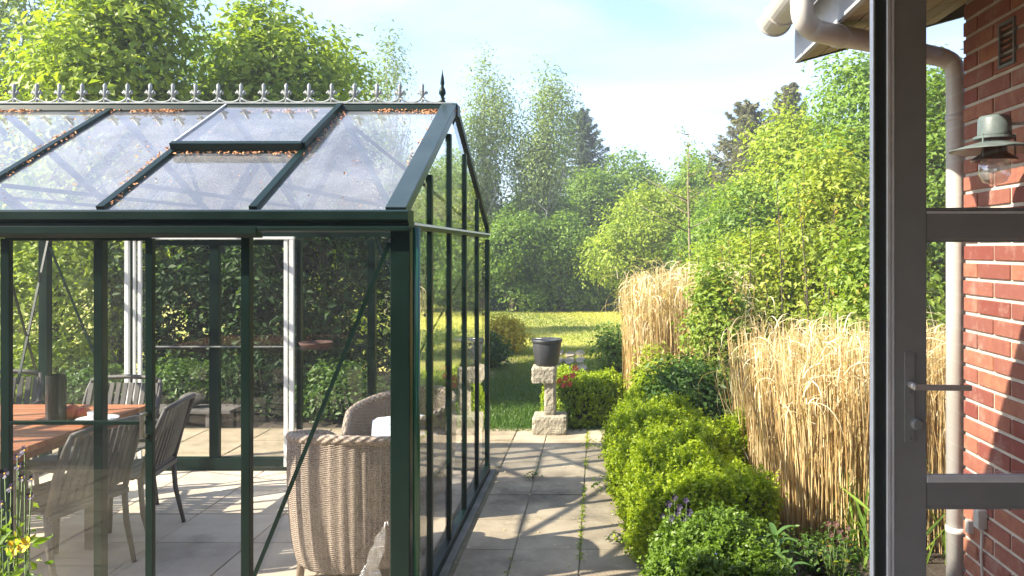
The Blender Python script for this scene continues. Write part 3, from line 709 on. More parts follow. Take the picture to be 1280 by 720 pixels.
# ---------------------------------------------------------------- wicker tub chairs
def wicker_chair():
    t = thing('wicker_armchair', 'x', 'armchair', (0, 0, 0), 'rounded wicker armchairs in the greenhouse')
    nu, nv = 288, 50; A = R(142)
    def hgt(a):                          # rim height, a=0 at the back
        k = abs(a)/A; return .735 - .14*(k**1.5) - .10*max(0, (k-.8)/.2)**2
    def shell(inner):
        v = []; uv = []
        for j in range(nv+1):
            s = j/nv
            for i in range(nu+1):
                a = -A+2*A*i/nu; top = hgt(a); bot = .10 + .05*(1-math.cos(a)*1.0)*.3
                z = bot+(top-bot)*s
                r = .338+.030*math.sin(min(1, s*1.05)*math.pi*.62) - (.012*max(0, 1-s*4)**2)
                cx = math.sin(a)*r*.98; cy = -math.cos(a)*r*1.05
                st = math.sin(a/A*math.pi*34)
                off = .0024*st if not inner else -.028
                n = Vector((math.sin(a), -math.cos(a), 0))
                v.append(Vector((cx, cy, z))+n*off); uv.append((a/A*34, z*200))
        f = []
        w_ = nu+1
        for j in range(nv):
            for i in range(nu):
                q = (j*w_+i, j*w_+i+1, (j+1)*w_+i+1, (j+1)*w_+i); f.append(q if not inner else q[::-1])
        return v, f, uv, w_
    v, f, uv, w_ = shell(False); vi, fi, uvi, _ = shell(True)
    mb = MB(); mb.add(v, f); k = len(v); mb.add(vi, fi); mb.uv = uv+uvi
    ed = []
    for i in range(nu): ed.append((nv*w_+i, nv*w_+i+1, k+nv*w_+i+1, k+nv*w_+i)); ed.append((i+1, i, k+i, k+i+1))
    for j in range(nv): ed.append((j*w_, (j+1)*w_, k+(j+1)*w_, k+j*w_)); ed.append(((j+1)*w_+nu, j*w_+nu, k+j*w_+nu, k+(j+1)*w_+nu))
    mb.f += ed
    mb.build('shell', 'wicker', t, smooth=True, local=True)
    rim = [v[nv*w_+i]+Vector((-math.sin(-A+2*A*i/nu)*.014, math.cos(-A+2*A*i/nu)*.014, .004)) for i in range(0, nu+1, 6)]
    rim = [v[nu*0+nv//3*w_]+Vector((.01, -.01, 0))]+rim if False else rim
    m2 = MB(); m2.tube(rim, .024, 10); m2.uv = [(i % 10*.8, i//10*1.6) for i in range(len(m2.v))]
    m2.build('rim', 'wicker', t, smooth=True, local=True)
    # front apron and seat
    m3 = MB(); pr = []
    n = 40
    ring = [(math.sin(2*math.pi*i/n)*.315, -math.cos(2*math.pi*i/n)*.33) for i in range(n)]
    m3.add([(x, y, .30) for x, y in ring]+[(x, y, .38) for x, y in ring], [tuple(range(n, 2*n)), tuple(range(n-1, -1, -1))]+[(i, (i+1) % n, (i+1) % n+n, i+n) for i in range(n)])
    m3.uv = [(x*40, y*40+z*100) for x, y, z in m3.v]; m3.build('seat', 'wicker', t, local=True)
    m4 = MB(); aa = [A+(2*math.pi-2*A)*i/16 for i in range(17)]
    m4.add([(math.sin(a)*.325, -math.cos(a)*.34, .12) for a in aa]+[(math.sin(a)*.33, -math.cos(a)*.345, .36) for a in aa], [(i, i+1, i+18, i+17) for i in range(16)])
    m4.uv = [(x*40, z*120) for x, y, z in m4.v]; m4.build('front_apron', 'wicker', t, local=True)
    m5 = MB().ball((0, .01, .40), .29, 14, (1, 1, .22)); m5.build('seat_cushion', mat('cream_canvas', (.50, .43, .34), (.42, .36, .28), 8, .9, .2), t, smooth=True, local=True)
    for x, y in ((-.24, -.2), (.24, -.2), (-.24, .22), (.24, .22)):
        MB().tube([(x, y, 0), (x*.97, y*.97, .16)], [.017, .022], 10).build('leg', 'wick_leg', t, smooth=True, local=True)
    return t
w0 = wicker_chair()
put(w0, -1.16, 3.95, R(-8), 'near wicker armchair with its rounded back to the camera', sc=.97)
w1 = copy_tree(w0); put(w1, -1.22, 4.92, R(150), 'farther wicker armchair behind the near one, its seat turned towards the camera', sc=.9)
# cushion in the far chair
def cushion(c, sx, sy, sz, rot, name, label, m):
    mb = MB(); n = 14; v = []; f = []
    for side in (1, -1):
        for i in range(n+1):
            for j in range(n+1):
                u, w_ = 2*i/n-1, 2*j/n-1; h = ((1-u**4)*(1-w_**4))**.5
                k = 1-.10*(u*u*w_*w_) ; v.append(Vector((u*sx/2*(1-.06*(1-w_*w_)*0), w_*sy/2, side*h*sz/2+.004*math.sin(9*u+4*w_)*h)))
    w1_ = n+1
    for s in (0, 1):
        o = s*w1_*w1_
        for i in range(n):
            for j in range(n):
                q = (o+i*w1_+j, o+(i+1)*w1_+j, o+(i+1)*w1_+j+1, o+i*w1_+j+1); f.append(q if s == 0 else q[::-1])
    mb.add([Vector(c)+rot @ q for q in v], f); return tag(mb.build(name, m, smooth=True), label, 'cushion')
cushion((-1.16, 4.74, .52), .36, .36, .10, Matrix.Rotation(R(15), 3, 'Z') @ Matrix.Rotation(R(14), 3, 'X'), 'cushion', 'white and blue cushion lying in the farther wicker armchair', 'cushion')
# crumpled plastic bag by the front glass, hung on a hook
bg_ = MB(); rn = random.Random(9); top = P(478, 662, 3.38)
rows = 12; k_ = 14; vv = []
for j in range(rows+1):
    t = j/rows; wd = .006+.05*t**.8+.02*math.sin(9*t)*t
    for i in range(k_):
        a = 2*math.pi*i/k_; jig = 1+rn.uniform(-.35, .35)
        vv.append(top+Vector((-.10*t+math.cos(a)*wd*jig, math.sin(a)*wd*.45*jig+.03, -.30*t+rn.uniform(-.01, .01))))
bg_.add(vv, [(j*k_+i, j*k_+(i+1) % k_, (j+1)*k_+(i+1) % k_, (j+1)*k_+i) for j in range(rows) for i in range(k_)])
pb = thing('plastic_bag', 'crumpled clear plastic bag hanging inside the front glass', 'bag', (top.x, top.y, top.z))
bg_.build('film', 'film', pb); MB().tube([top+Vector((0, .03, -.01)), top+Vector((.004, .03, .02)), top+Vector((.014, .03, .024)), top+Vector((.018, .03, .005))], .003, 6).build('hook', 'china', pb, smooth=True)
# stand that the bag hangs on: thin cane stuck by the glass
# things beyond the back wall
bn = thing('garden_bench', 'low weathered plank step among the shrubs behind the greenhouse', 'bench', (-4.0, 7.25, 0))
mb = MB(); 
for i in range(3): mb.box((-4.5, 7.15+.11*i, .13), (-3.3, 7.25+.11*i, .16))
mb.build('seat', 'greywood', bn, bevel=.004)
for x in (-4.4, -3.5): MB().box((x-.03, 7.17, 0), (x+.03, 7.45, .129)).build('leg', 'greywood', bn, bevel=.004)
mb = MB().ball((-3.72, 7.3, .235), .09, 10, (1.2, .9, .7)); tag(mb.build('round_stone', mat('dark_stone', (.10, .095, .08), (.05, .05, .04), 12, .9, .5), smooth=True), 'round grey stone lying on the plank bench', 'stone')
tr = MB().lathe([(.09, 0), (.11, .012), (.115, .028), (.108, .028), (.10, .014), (.0001, .010)], 24, (fx(395, B_-.12), B_-.12, .925))
tag(tr.build('terracotta_saucer', 'terracotta', smooth=True), 'brown terracotta saucer on the rear glazing shelf', 'saucer')
MB().box((fx(378, B_), B_-.26, .913), (fx(440, B_), B_-.036, .924)).build('shelf', 'glass_front', gh)

# ---------------------------------------------------------------- pedestal and bucket
def rough(mb, amp, seed, sub=0):
    rn = random.Random(seed); mb.v = [(a+rn.uniform(-amp, amp), b+rn.uniform(-amp, amp), c+rn.uniform(-amp, amp)) for a, b, c in mb.v]
def rock(lo, hi, n, amp, seed):
    """box surface with a rough hewn grid"""
    rn = random.Random(seed); mb = MB(); idx = {}
    def vid(i, j, k):
        key = (i, j, k)
        if key not in idx:
            e = sum(1 for q, m_ in ((i, n[0]), (j, n[1]), (k, n[2])) if q in (0, m_))
            p = [lo[0]+(hi[0]-lo[0])*i/n[0], lo[1]+(hi[1]-lo[1])*j/n[1], lo[2]+(hi[2]-lo[2])*k/n[2]]
            c = [(lo[d]+hi[d])/2 for d in range(3)]
            sh = .006*(e-1)
            for d in range(3):
                p[d] += rn.uniform(-amp, amp) - (sh if p[d] > c[d] else -sh)*(1 if (i, j, k)[d] in (0, n[d]) else 0)
            if k == 0: p[2] = lo[2]
            idx[key] = len(mb.v); mb.v.append(tuple(p))
        return idx[key]
    for k in range(n[2]):
        for i in range(n[0]):
            mb.f.append((vid(i, 0, k), vid(i+1, 0, k), vid(i+1, 0, k+1), vid(i, 0, k+1))); mb.f.append((vid(i+1, n[1], k), vid(i, n[1], k), vid(i, n[1], k+1), vid(i+1, n[1], k+1)))
        for j in range(n[1]):
            mb.f.append((vid(0, j+1, k), vid(0, j, k), vid(0, j, k+1), vid(0, j+1, k+1))); mb.f.append((vid(n[0], j, k), vid(n[0], j+1, k), vid(n[0], j+1, k+1), vid(n[0], j, k+1)))
    for i in range(n[0]):
        for j in range(n[1]):
            mb.f.append((vid(i, j, n[2]), vid(i+1, j, n[2]), vid(i+1, j+1, n[2]), vid(i, j+1, n[2]))); mb.f.append((vid(i, j+1, 0), vid(i+1, j+1, 0), vid(i+1, j, 0), vid(i, j, 0)))
    return mb
PY = 6.85
pd = thing('stone_pedestal', 'rough granite pedestal with offset capping at the path end', 'pedestal', (fx(686, PY), PY, 0))
rock((fx(665, PY), PY, 0), (fx(708, PY), PY+.26, P(0, 521, PY).z), (12, 10, 6), .0030, 1).build('base_block', 'granite', pd, smooth=False)
zc = P(0, 460, PY).z
rock((fx(680, PY+.06), PY+.06, P(0, 521, PY).z-.004), (fx(694.5, PY+.06), PY+.19, zc-.06), (5, 6, 14), .0026, 2).build('column', 'granite', pd)
rock((fx(664, PY+.03), PY+.03, P(0, 480, PY).z), (fx(694.5, PY+.03), PY+.25, zc+.005), (10, 9, 6), .0032, 3).build('capping', 'granite', pd)
bk = thing('bucket', 'black plastic bucket standing on the stone pedestal', 'bucket', (fx(683.5, PY+.14), PY+.14, zc+.009))
p0 = bk.location; h = .225
MB().lathe([(.0001, 0), (.095, 0), (.103, .008), (.118, h*.5), (.127, h-.03), (.123, h-.01), (.1, .03), (.0001, .02)], 32, p0).build('body', 'bucket', bk, smooth=True)
MB().lathe([(.124, h-.03), (.134, h-.028), (.137, h-.006), (.133, h), (.122, h), (.121, h-.02)], 32, p0).build('rim', 'bucket', bk, smooth=True)
MB().tube([p0+Vector((.135*math.cos(a), .135*math.sin(a)-.01, h+.002+.016*math.sin(a)*-1)) for a in [math.pi+math.pi*i/16 for i in range(17)]], .0035, 6).build('handle', 'steel', bk, smooth=True)
MB().lathe([(.0001, .17), (.117, .17)], 24, p0).build('potting_soil', 'soil', bk)

# ---------------------------------------------------------------- box hedges
def hedge(name, label, pts, halfw, h, nleaf, seed, m='lf_box', lsize=.02, cat='hedge', wob=.07, group=None):
    """bushy rounded hedge that follows pts; a dark twig core and very many small leaves"""
    rng = np.random.default_rng(seed); pts = np.array(pts, float); c = pts.mean(0)
    t = thing(name, label, cat, (c[0], c[1], 0), group)
    seg = np.linalg.norm(np.diff(pts, axis=0), axis=1); cum = np.concatenate([[0], np.cumsum(seg)])
    ph = rng.random(8)*6
    def surf(s, a):        # s along 0..1, a angle 0..pi (right to left over the top)
        d = s*cum[-1]; x = np.interp(d, cum, pts[:, 0]); y = np.interp(d, cum, pts[:, 1]); tx = np.interp(d+.01, cum, pts[:, 0])-np.interp(d-.01, cum, pts[:, 0]); ty = np.interp(d+.01, cum, pts[:, 1])-np.interp(d-.01, cum, pts[:, 1])
        l = np.hypot(tx, ty)+1e-9; nx, ny = ty/l, -tx/l
        end = np.clip(np.minimum(s, 1-s)*cum[-1]/(halfw*.75), 0, 1); end = np.sqrt(1-(1-end)**2)
        lump = 1+wob*(np.sin(d*7+ph[0]+a*2)+.7*np.sin(d*13+ph[1]-a*3)+.6*np.sin(a*7+ph[2]+d*5)+.5*np.sin(d*23+a*11+ph[3]))
        ca, sa = np.cos(a), np.sin(a)
        k = (np.abs(ca)**3.2+np.abs(sa)**3.2)**(-1/3.2)
        hw = halfw*end*lump*k*ca; hz = h*(.35+.65*end)*lump*k*sa
        return np.stack([x+nx*hw, y+ny*hw, hz], -1), np.stack([nx*ca, ny*ca, sa], -1)
    S, A_ = np.meshgrid(np.linspace(0, 1, 60), np.linspace(0, np.pi, 24), indexing='ij')
    Pc, Nc = surf(S, A_); core = Pc.copy()
    ctr = np.stack([np.interp(S*cum[-1], cum, pts[:, 0]), np.interp(S*cum[-1], cum, pts[:, 1]), 0*S], -1)
    core = ctr+(core-ctr)*.84; core -= np.array([c[0], c[1], 0])
    a_, b_ = S.shape; I = np.arange(a_*b_).reshape(a_, b_)
    F = np.stack([I[:-1, :-1], I[1:, :-1], I[1:, 1:], I[:-1, 1:]], -1).reshape(-1, 4)
    link('twig_core', npmesh('twig_core', core.reshape(-1, 3), F), 'twig', t, smooth=True)
    nsh = nleaf//14
    s = rng.random(nsh); a = np.arccos(1-2*rng.random(nsh))*.0+rng.random(nsh)*np.pi
    Pb, Nb = surf(s, a); ctr = np.stack([np.interp(s*cum[-1], cum, pts[:, 0]), np.interp(s*cum[-1], cum, pts[:, 1]), 0*s], -1)
    dep = .86+.13*rng.random(nsh); Pb = ctr+(Pb-ctr)*dep[:, None]
    D = Nb*.8+np.array([0, 0, .7])+rng.normal(size=(nsh, 3))*.35; D /= np.linalg.norm(D, axis=1, keepdims=True)
    ln = .03+.055*rng.random(nsh)*(.5+.9*rng.random(nsh))
    k = rng.random((nsh, 14)); Cc = Pb[:, None]+D[:, None]*(k*ln[:, None])[..., None]+rng.normal(size=(nsh, 14, 3))*.006
    N_ = D[:, None]*.5+rng.normal(size=(nsh, 14, 3))*.6+np.array([0, 0, .3])
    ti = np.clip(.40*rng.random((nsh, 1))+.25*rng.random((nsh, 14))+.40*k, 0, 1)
    Cc = Cc.reshape(-1, 3)-np.array([c[0], c[1], 0])
    link('foliage', leaves(name+'_foliage', Cc, N_.reshape(-1, 3), lsize*(.6+.7*rng.random(len(Cc))), ti.ravel(), rng, .62, fold=.1, dirs=(np.repeat(D, 14, 0)+rng.normal(size=(len(Cc), 3))*.8)), m, t)
    return t
G1 = 'box bushes along the path'
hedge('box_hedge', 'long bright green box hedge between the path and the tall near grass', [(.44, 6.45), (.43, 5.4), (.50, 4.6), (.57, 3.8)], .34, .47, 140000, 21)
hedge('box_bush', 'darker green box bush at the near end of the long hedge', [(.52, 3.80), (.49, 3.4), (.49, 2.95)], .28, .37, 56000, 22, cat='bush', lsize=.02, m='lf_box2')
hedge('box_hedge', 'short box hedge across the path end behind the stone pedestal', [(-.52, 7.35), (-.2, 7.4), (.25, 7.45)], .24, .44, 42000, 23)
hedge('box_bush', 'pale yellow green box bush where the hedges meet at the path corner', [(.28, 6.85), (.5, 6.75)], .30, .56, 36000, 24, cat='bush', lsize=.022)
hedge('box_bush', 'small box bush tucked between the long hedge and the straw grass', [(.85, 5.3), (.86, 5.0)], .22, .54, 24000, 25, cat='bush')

# ---------------------------------------------------------------- tall straw grasses
def reeds(name, label, pos, poly, n, h, seed, curl, sw=.0034, nblade=900, group=None):
    rng = np.random.default_rng(seed); t = thing(name, label, 'ornamental grass', pos, group)
    x0, x1, y0, y1 = poly
    m_ = 7
    b = np.stack([x0+(x1-x0)*rng.random(n), y0+(y1-y0)*rng.random(n)], 1)
    e = ((b[:, 0]-(x0+x1)/2)/((x1-x0)/2))**4+((b[:, 1]-(y0+y1)/2)/((y1-y0)/2))**4; b = b[e < 1.1]; n = len(b); stray = rng.random(n) < .05
    H = h*(.66+.36*rng.random(n)**.7)*(1-.16*np.clip(e_ if False else 0, 0, 1))*(1-.08*(2*(b[:, 0]-x0)/(x1-x0)-1)**2); ln = rng.normal(size=(n, 2))*.019*np.where(stray, 6, 1)[:, None]; outx = ((b[:, 0]-(x0+x1)/2)/(x1-x0))
    ts = np.linspace(0, 1, m_); V = np.zeros((n, m_, 3, 3)); curlr = curl*(.5+rng.random(n)); ca = rng.random(n)*2*np.pi
    wob = rng.normal(size=(n, 2))*.010
    for i, s in enumerate(ts):
        cx = b[:, 0]+ln[:, 0]*s*H*1.2+outx*.10*s*s+wob[:, 0]*math.sin(5*s); cy = b[:, 1]+ln[:, 1]*s*H*1.2+wob[:, 1]*math.sin(5*s+1)
        cz = H*s; r = sw*(1-.55*s)*(.7+.5*((np.arange(n) * 7919 % 97)/97))
        for k in range(3):
            a = 2*np.pi*k/3+ca; V[:, i, k, 0] = cx+np.cos(a)*r; V[:, i, k, 1] = cy+np.sin(a)*r; V[:, i, k, 2] = cz
    base = (np.arange(n)*m_*3)[:, None, None]; i_ = np.arange(m_-1)[None, :, None]; k_ = np.arange(3)[None, None, :]
    F = np.stack([base+i_*3+k_, base+i_*3+(k_+1) % 3, base+(i_+1)*3+(k_+1) % 3, base+(i_+1)*3+k_], -1).reshape(-1, 4)
    ti = np.repeat(rng.random(n), m_*3)
    V = V.reshape(-1, 3)
    link('stalks', npmesh('stalks', V, F, ti), 'straw', t)
    # thin blades: curled tips at the top and broken strips along the stems
    nb = nblade; src = rng.choice(n, nb); kind = rng.random(nb) < .30
    st = np.where(kind, .86+.14*rng.random(nb), .1+.82*rng.random(nb)); q = 9
    px = b[src, 0]+ln[src, 0]*st*H[src]*1.2+outx[src]*.10*st*st; py = b[src, 1]+ln[src, 1]*st*H[src]*1.2; pz = H[src]*st
    ang = rng.random(nb)*2*np.pi; Lb = np.where(kind, .20+.34*rng.random(nb), .08+.30*rng.random(nb)**2); bend = np.where(kind, 2.4+2.2*rng.random(nb), rng.normal(size=nb)*.8)
    th0 = np.where(kind, 1.45, 1.3+.35*rng.random(nb)); wd = np.where(kind, .0026, .0030)*(.6+.7*rng.random(nb))*(curl)
    V2 = np.zeros((nb, q, 2, 3)); X = np.zeros(nb); Z = np.zeros(nb); sdx, sdy = -np.sin(ang), np.cos(ang)
    for i in range(q):
        s = i/(q-1); th = th0-bend*s; 
        if i: X = X+np.cos(th)*Lb/(q-1); Z = Z+np.sin(th)*Lb/(q-1)
        w_ = wd*(1-.8*s)
        for k, sg in enumerate((-1, 1)):
            V2[:, i, k, 0] = px+np.cos(ang)*X+sdx*w_*sg; V2[:, i, k, 1] = py+np.sin(ang)*X+sdy*w_*sg; V2[:, i, k, 2] = np.maximum(pz+Z+w_*sg*.5, .01)
    base = (np.arange(nb)*q*2)[:, None]; i_ = np.arange(q-1)[None]
    F2 = np.stack([base+i_*2, base+i_*2+1, base+i_*2+3, base+i_*2+2], -1).reshape(-1, 4)
    link('dry_leaves', npmesh('dry_leaves', V2.reshape(-1, 3), F2, np.repeat(rng.random(nb), q*2)), 'straw_leaf', t)
    return t
reeds('straw_grass', 'tall near clump of dry straw coloured grass behind the box hedge', (1.2, 4.9, 0), (-.30, 1.35, -.72, .9), 3100, 1.12, 41, 1.25, sw=.0040, nblade=3600)
reeds('straw_grass', 'farther clump of dry straw grass with curled tops beside the sunny lawn', (P(853, 0, 7.9).x, 7.9, 0), (-.55, .55, -.5, .6), 1000, 1.42, 42, 1.7, sw=.005, nblade=2800)

# ---------------------------------------------------------------- shrubs in the right border
def W(px, z): return (px-749)/1000*z
def shrub(name, label, px, z, top, wpx, m, seed, ncl=260, nlf=42, cr=.13, ls=.06, dy=None, cat='shrub', low=.0, group=None, r0=.03, droop=0, bias=0, aspect=.55, lob=5, flat=.65):
    rg = random.Random(seed); h = HC-(top-312)/1000*z; wd = wpx/1000*z/2; dy = dy or wd
    L_ = []
    for i in range(lob):
        a = 2*math.pi*i/lob+rg.random(); rr = .45*rg.uniform(.6, 1.1)
        hz = h*rg.uniform(.30, .58); L_.append((math.cos(a)*wd*rr, math.sin(a)*dy*rr, low+hz, wd*rg.uniform(.42, .62), dy*rg.uniform(.42, .62), hz*rg.uniform(.75, 1.0)))
    L_.append((rg.uniform(-.15, .15)*wd, 0, h*.62, wd*.5, dy*.5, h*.38))
    return tree(name, label, cat, (W(px, z), z, 0), L_, m, ncl, nlf, cr, ls, seed, h=h, r0=r0, nl=40, group=group, droop=droop, bias=bias, aspect=aspect, crown_name='foliage', trunk_name='stems', flat=flat)
shrub('rose_bush', 'leafy rose bush with reddish tips between the two straw grass clumps', 897, 6.9, 350, 62, 'lf_rose', 51, 230, 40, .09, .045, cat='rose bush')
shrub('shrub', 'dark glossy low shrub between the pale box bush and the near straw grass', 865, 6.2, 455, 130, 'lf_dark', 52, 200, 40, .08, .042)
shrub('shrub', 'yellow green shrub with golden tips in front of the far straw grass', 825, 6.9, 452, 80, 'lf_lilac', 53, 120, 36, .08, .04)
shrub('shrub', 'low round green plant on the lawn edge left of the far straw grass', 772, 9.2, 405, 50, 'lf_mid', 54, 90, 34, .09, .05)
shrub('hazel_shrub', 'broad yellow green shrub with upright shoots right of the bare sapling', 985, 8.6, 285, 210, 'lf_lilac', 55, 460, 46, .14, .06, dy=.8, cat='shrub')
shrub('hazel_shrub', 'tall bright shrub with long pale shoots against the door frame', 1055, 8.2, 190, 190, 'lf_lilac', 56, 520, 46, .15, .065, dy=.8, cat='shrub')
shrub('shrub', 'dark green bush directly behind the near straw grass beside the door', 1110, 6.6, 305, 150, 'lf_rose', 57, 360, 44, .12, .055, dy=.6)
shrub('shrub', 'sunny yellow green bush behind the rose bush and far grass', 915, 9.6, 300, 130, 'lf_yel', 58, 320, 44, .14, .06, dy=.7)
# upright shoots on the pale shrub
def shoots(px, z, n, h0, h1, wd, m, seed, label):
    rg = np.random.default_rng(seed); t = thing('young_tree' if n == 1 else 'shoot_cluster', label, 'sapling' if n == 1 else 'shrub', (W(px, z), z, 0))
    mb = MB(); C = []; 
    for i in range(n):
        x = rg.normal()*wd; y = rg.normal()*wd*.6; h = h0+(h1-h0)*rg.random(); lx = rg.normal()*.12
        pt = [Vector((x+lx*s*s, y, h*s)) for s in (0, .3, .6, .85, 1)]; mb.tube(pt, [.012, .010, .007, .004, .002], 5)
        for s in np.linspace(.35, 1, 34):
            q = pt[0]*(1-s)+pt[-1]*s; a = rg.random()*6.28; C.append((q.x+math.cos(a)*.035*(1.6-s), q.y+math.sin(a)*.035*(1.6-s), h*s-.015))
    C = np.array(C); k = len(C)
    link('foliage', leaves('shoot_foliage', C, unit(rg, k)+np.array([0, 0, .4]), .05+.035*rg.random(k), .5+.5*rg.random(k), rg, .42, droop=1.2), m, t)
    mb.build('stems', 'bark', t, smooth=True, local=True); return t
shoots(1035, 7.9, 16, 1.9, 2.75, .42, 'lf_lilac', 61, 'pale upright leafy shoots rising in front of the big right tree')
shoots(935, 8.0, 9, 1.3, 1.75, .5, 'lf_rose', 62, 'slender reddish tipped shoots above the rose bush')
# bare sapling
t = thing('bare_sapling', 'thin nearly bare sapling standing above the far straw grass', 'sapling', (W(861, 11), 11, 0))
mb = MB(); hS = HC-(162-312)/1000*11; rg = np.random.default_rng(66); C = []
mb.tube([(0, 0, 0), (.02, 0, hS*.4), (-.01, 0, hS*.75), (0, 0, hS)], [.026, .020, .012, .004], 7)
for i in range(26):
    z = hS*(.3+.68*rg.random()); a = rg.random()*6.28; l = (.75 if z < hS*.7 else .25)*(.4+.7*rg.random()); e = Vector((math.cos(a)*l, math.sin(a)*l, z+l*.55))
    mb.tube([(0, 0, z), Vector((0, 0, z)).lerp(e, .5)+Vector((0, 0, -.03)), e], [.010, .006, .002], 4)
    for s in np.linspace(.3, 1, 12): q = Vector((0, 0, z)).lerp(e, s); C.append((q.x+rg.normal()*.04, q.y+rg.normal()*.04, q.z+rg.normal()*.04))
mb.build('trunk', mat('pale_bark', (.30, .25, .15), (.2, .16, .1), 9, .9), t, smooth=True, local=True)
C = np.array(C); k = len(C); link('foliage', leaves('sap_leaves', C, unit(rg, k), .03+.03*rg.random(k), rg.random(k), rg), 'lf_yel', t)

# ---------------------------------------------------------------- trees
def ltree(name, label, px, z, top, wpx, m, seed, low=.25, ncl=420, nlf=44, cr=.22, ls=.09, cat='tree', r0=.10, bias=0, group=None, nlob=8, dyf=.8, trunk='bark', **kw):
    rg = random.Random(seed); h = HC-(top-312)/1000*z; wd = wpx/1000*z/2; L_ = []
    for i in range(nlob):
        a = 2*math.pi*i/nlob+rg.random()*.8; rr = rg.uniform(.35, .62); f = rg.random()
        zc = h*(low+(.82-low)*(i+.5)/nlob+rg.uniform(-.05, .05)); s = (1-.35*(zc/h))
        L_.append((math.cos(a)*wd*rr*s, math.sin(a)*wd*dyf*rr*s, zc, wd*rg.uniform(.36, .58), wd*dyf*rg.uniform(.36, .58), h*rg.uniform(.12, .20)))
    L_.append((rg.uniform(-.1, .1)*wd, 0, h*.80, wd*.40, wd*.4*dyf, h*.20))
    return tree(name, label, cat, (W(px, z), z, 0), L_, m, ncl, nlf, cr, ls, seed, h=h, r0=r0, nl=60, group=group, bias=bias, trunk=trunk, **kw)
# left, behind the greenhouse
ltree('broadleaf_tree', 'pale green tree filling the top left corner above the greenhouse', 20, 12.5, -60, 300, 'lf_birch', 71, .25, 620, 44, .24, .085, droop=.5)
ltree('broadleaf_tree', 'tall yellow green tree above the left part of the greenhouse ridge', 148, 8.4, -14, 235, 'lf_yel', 72, .50, 620, 46, .22, .085)
ltree('broadleaf_tree', 'dense green tree above the middle of the greenhouse ridge', 332, 9.4, 6, 215, 'lf_yel', 73, .45, 560, 46, .21, .085, bias=-.12)
ltree('broadleaf_tree', 'smaller green tree left of the pale slim birch', 415, 11.5, 45, 150, 'lf_yel', 74, .2, 380, 44, .2, .08, bias=-.05)
ltree('broadleaf_tree', 'darker green tree behind the two tallest left trees', 245, 14, 40, 220, 'lf_mid', 75, .2, 420, 40, .24, .10)
# shrubs seen through the glass
shrub('hazel_shrub', 'sunlit leafy hazel seen through the left greenhouse panes', 70, 8.6, 205, 300, 'lf_yel', 81, 620, 46, .15, .065, dy=.9, lob=7)
shrub('hazel_shrub', 'hazel with shade-darkened leaf colour seen through the open greenhouse doorway', 262, 8.6, 160, 230, 'lf_shaded', 82, 520, 46, .15, .07, dy=.9, lob=7)
shrub('hazel_shrub', 'hazel with shade-darkened leaf colour seen through the greenhouse pane with the long brace', 405, 8.3, 140, 200, 'lf_shaded', 83, 500, 46, .15, .07, dy=.9, lob=7)
for i, (px, z, tp, wd, mm) in enumerate(((30, 7.7, 440, 120, 'lf_yel'), (120, 7.75, 462, 110, 'lf_dark'), (225, 7.75, 455, 120, 'lf_dark'), (330, 7.7, 450, 130, 'lf_shaded'), (430, 7.6, 455, 120, 'lf_dark'))):
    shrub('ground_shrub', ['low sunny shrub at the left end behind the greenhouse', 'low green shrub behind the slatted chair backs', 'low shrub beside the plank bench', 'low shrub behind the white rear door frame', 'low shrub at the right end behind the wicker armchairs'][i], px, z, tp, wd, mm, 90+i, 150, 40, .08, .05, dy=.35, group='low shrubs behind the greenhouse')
# far line
ltree('silver_birch', 'slim pale birch standing alone against the sky above the greenhouse ridge', 485, 20, 32, 70, 'lf_birch', 101, .35, 230, 30, .22, .08, trunk='birchbark', stretch=1.8, r0=.07, droop=1.5, nlob=7)
bk_ = dict(trunk='birchbark', stretch=2.6, droop=1.8)
ltree('silver_birch', 'tall feathery birch right of the greenhouse end finial', 607, 21.5, 72, 98, 'lf_birch', 102, .15, 620, 34, .20, .08, r0=.10, nlob=12, **bk_)
ltree('silver_birch', 'tall feathery birch left of the dark spruce', 680, 21.5, 84, 88, 'lf_birch', 103, .15, 600, 34, .20, .08, r0=.10, nlob=12, **bk_)
ltree('broadleaf_tree', 'round green tree right of the dark spruce', 782, 26, 188, 120, 'lf_mid', 104, .15, 420, 40, .26, .12)
ltree('broadleaf_tree', 'mid green tree behind the bare sapling', 862, 24, 190, 120, 'lf_mid', 105, .15, 420, 40, .26, .12, bias=.15)
ltree('broadleaf_tree', 'dense dark tree at the foot of the two feathery birches', 665, 24, 232, 110, 'lf_dark', 106, .12, 420, 40, .24, .11)
ltree('broadleaf_tree', 'green tree between the feathery birch and the round tree', 735, 25, 215, 90, 'lf_mid', 107, .12, 360, 40, .24, .11)
ltree('broadleaf_tree', 'green tree seen through the greenhouse gable', 545, 23, 205, 120, 'lf_mid', 108, .1, 420, 40, .26, .11)
ltree('broadleaf_tree', 'green tree far behind the greenhouse corner post', 478, 25, 190, 110, 'lf_mid', 109, .1, 360, 40, .26, .12)
ltree('field_maple', 'spreading yellow green tree at the back of the sunny lawn', 812, 19.5, 238, 175, 'lf_yel', 110, .12, 560, 44, .2, .085)
ltree('broadleaf_tree', 'green tree behind the far straw grass, right of the yellow green one', 900, 18, 235, 120, 'lf_mid', 111, .12, 420, 42, .2, .09)
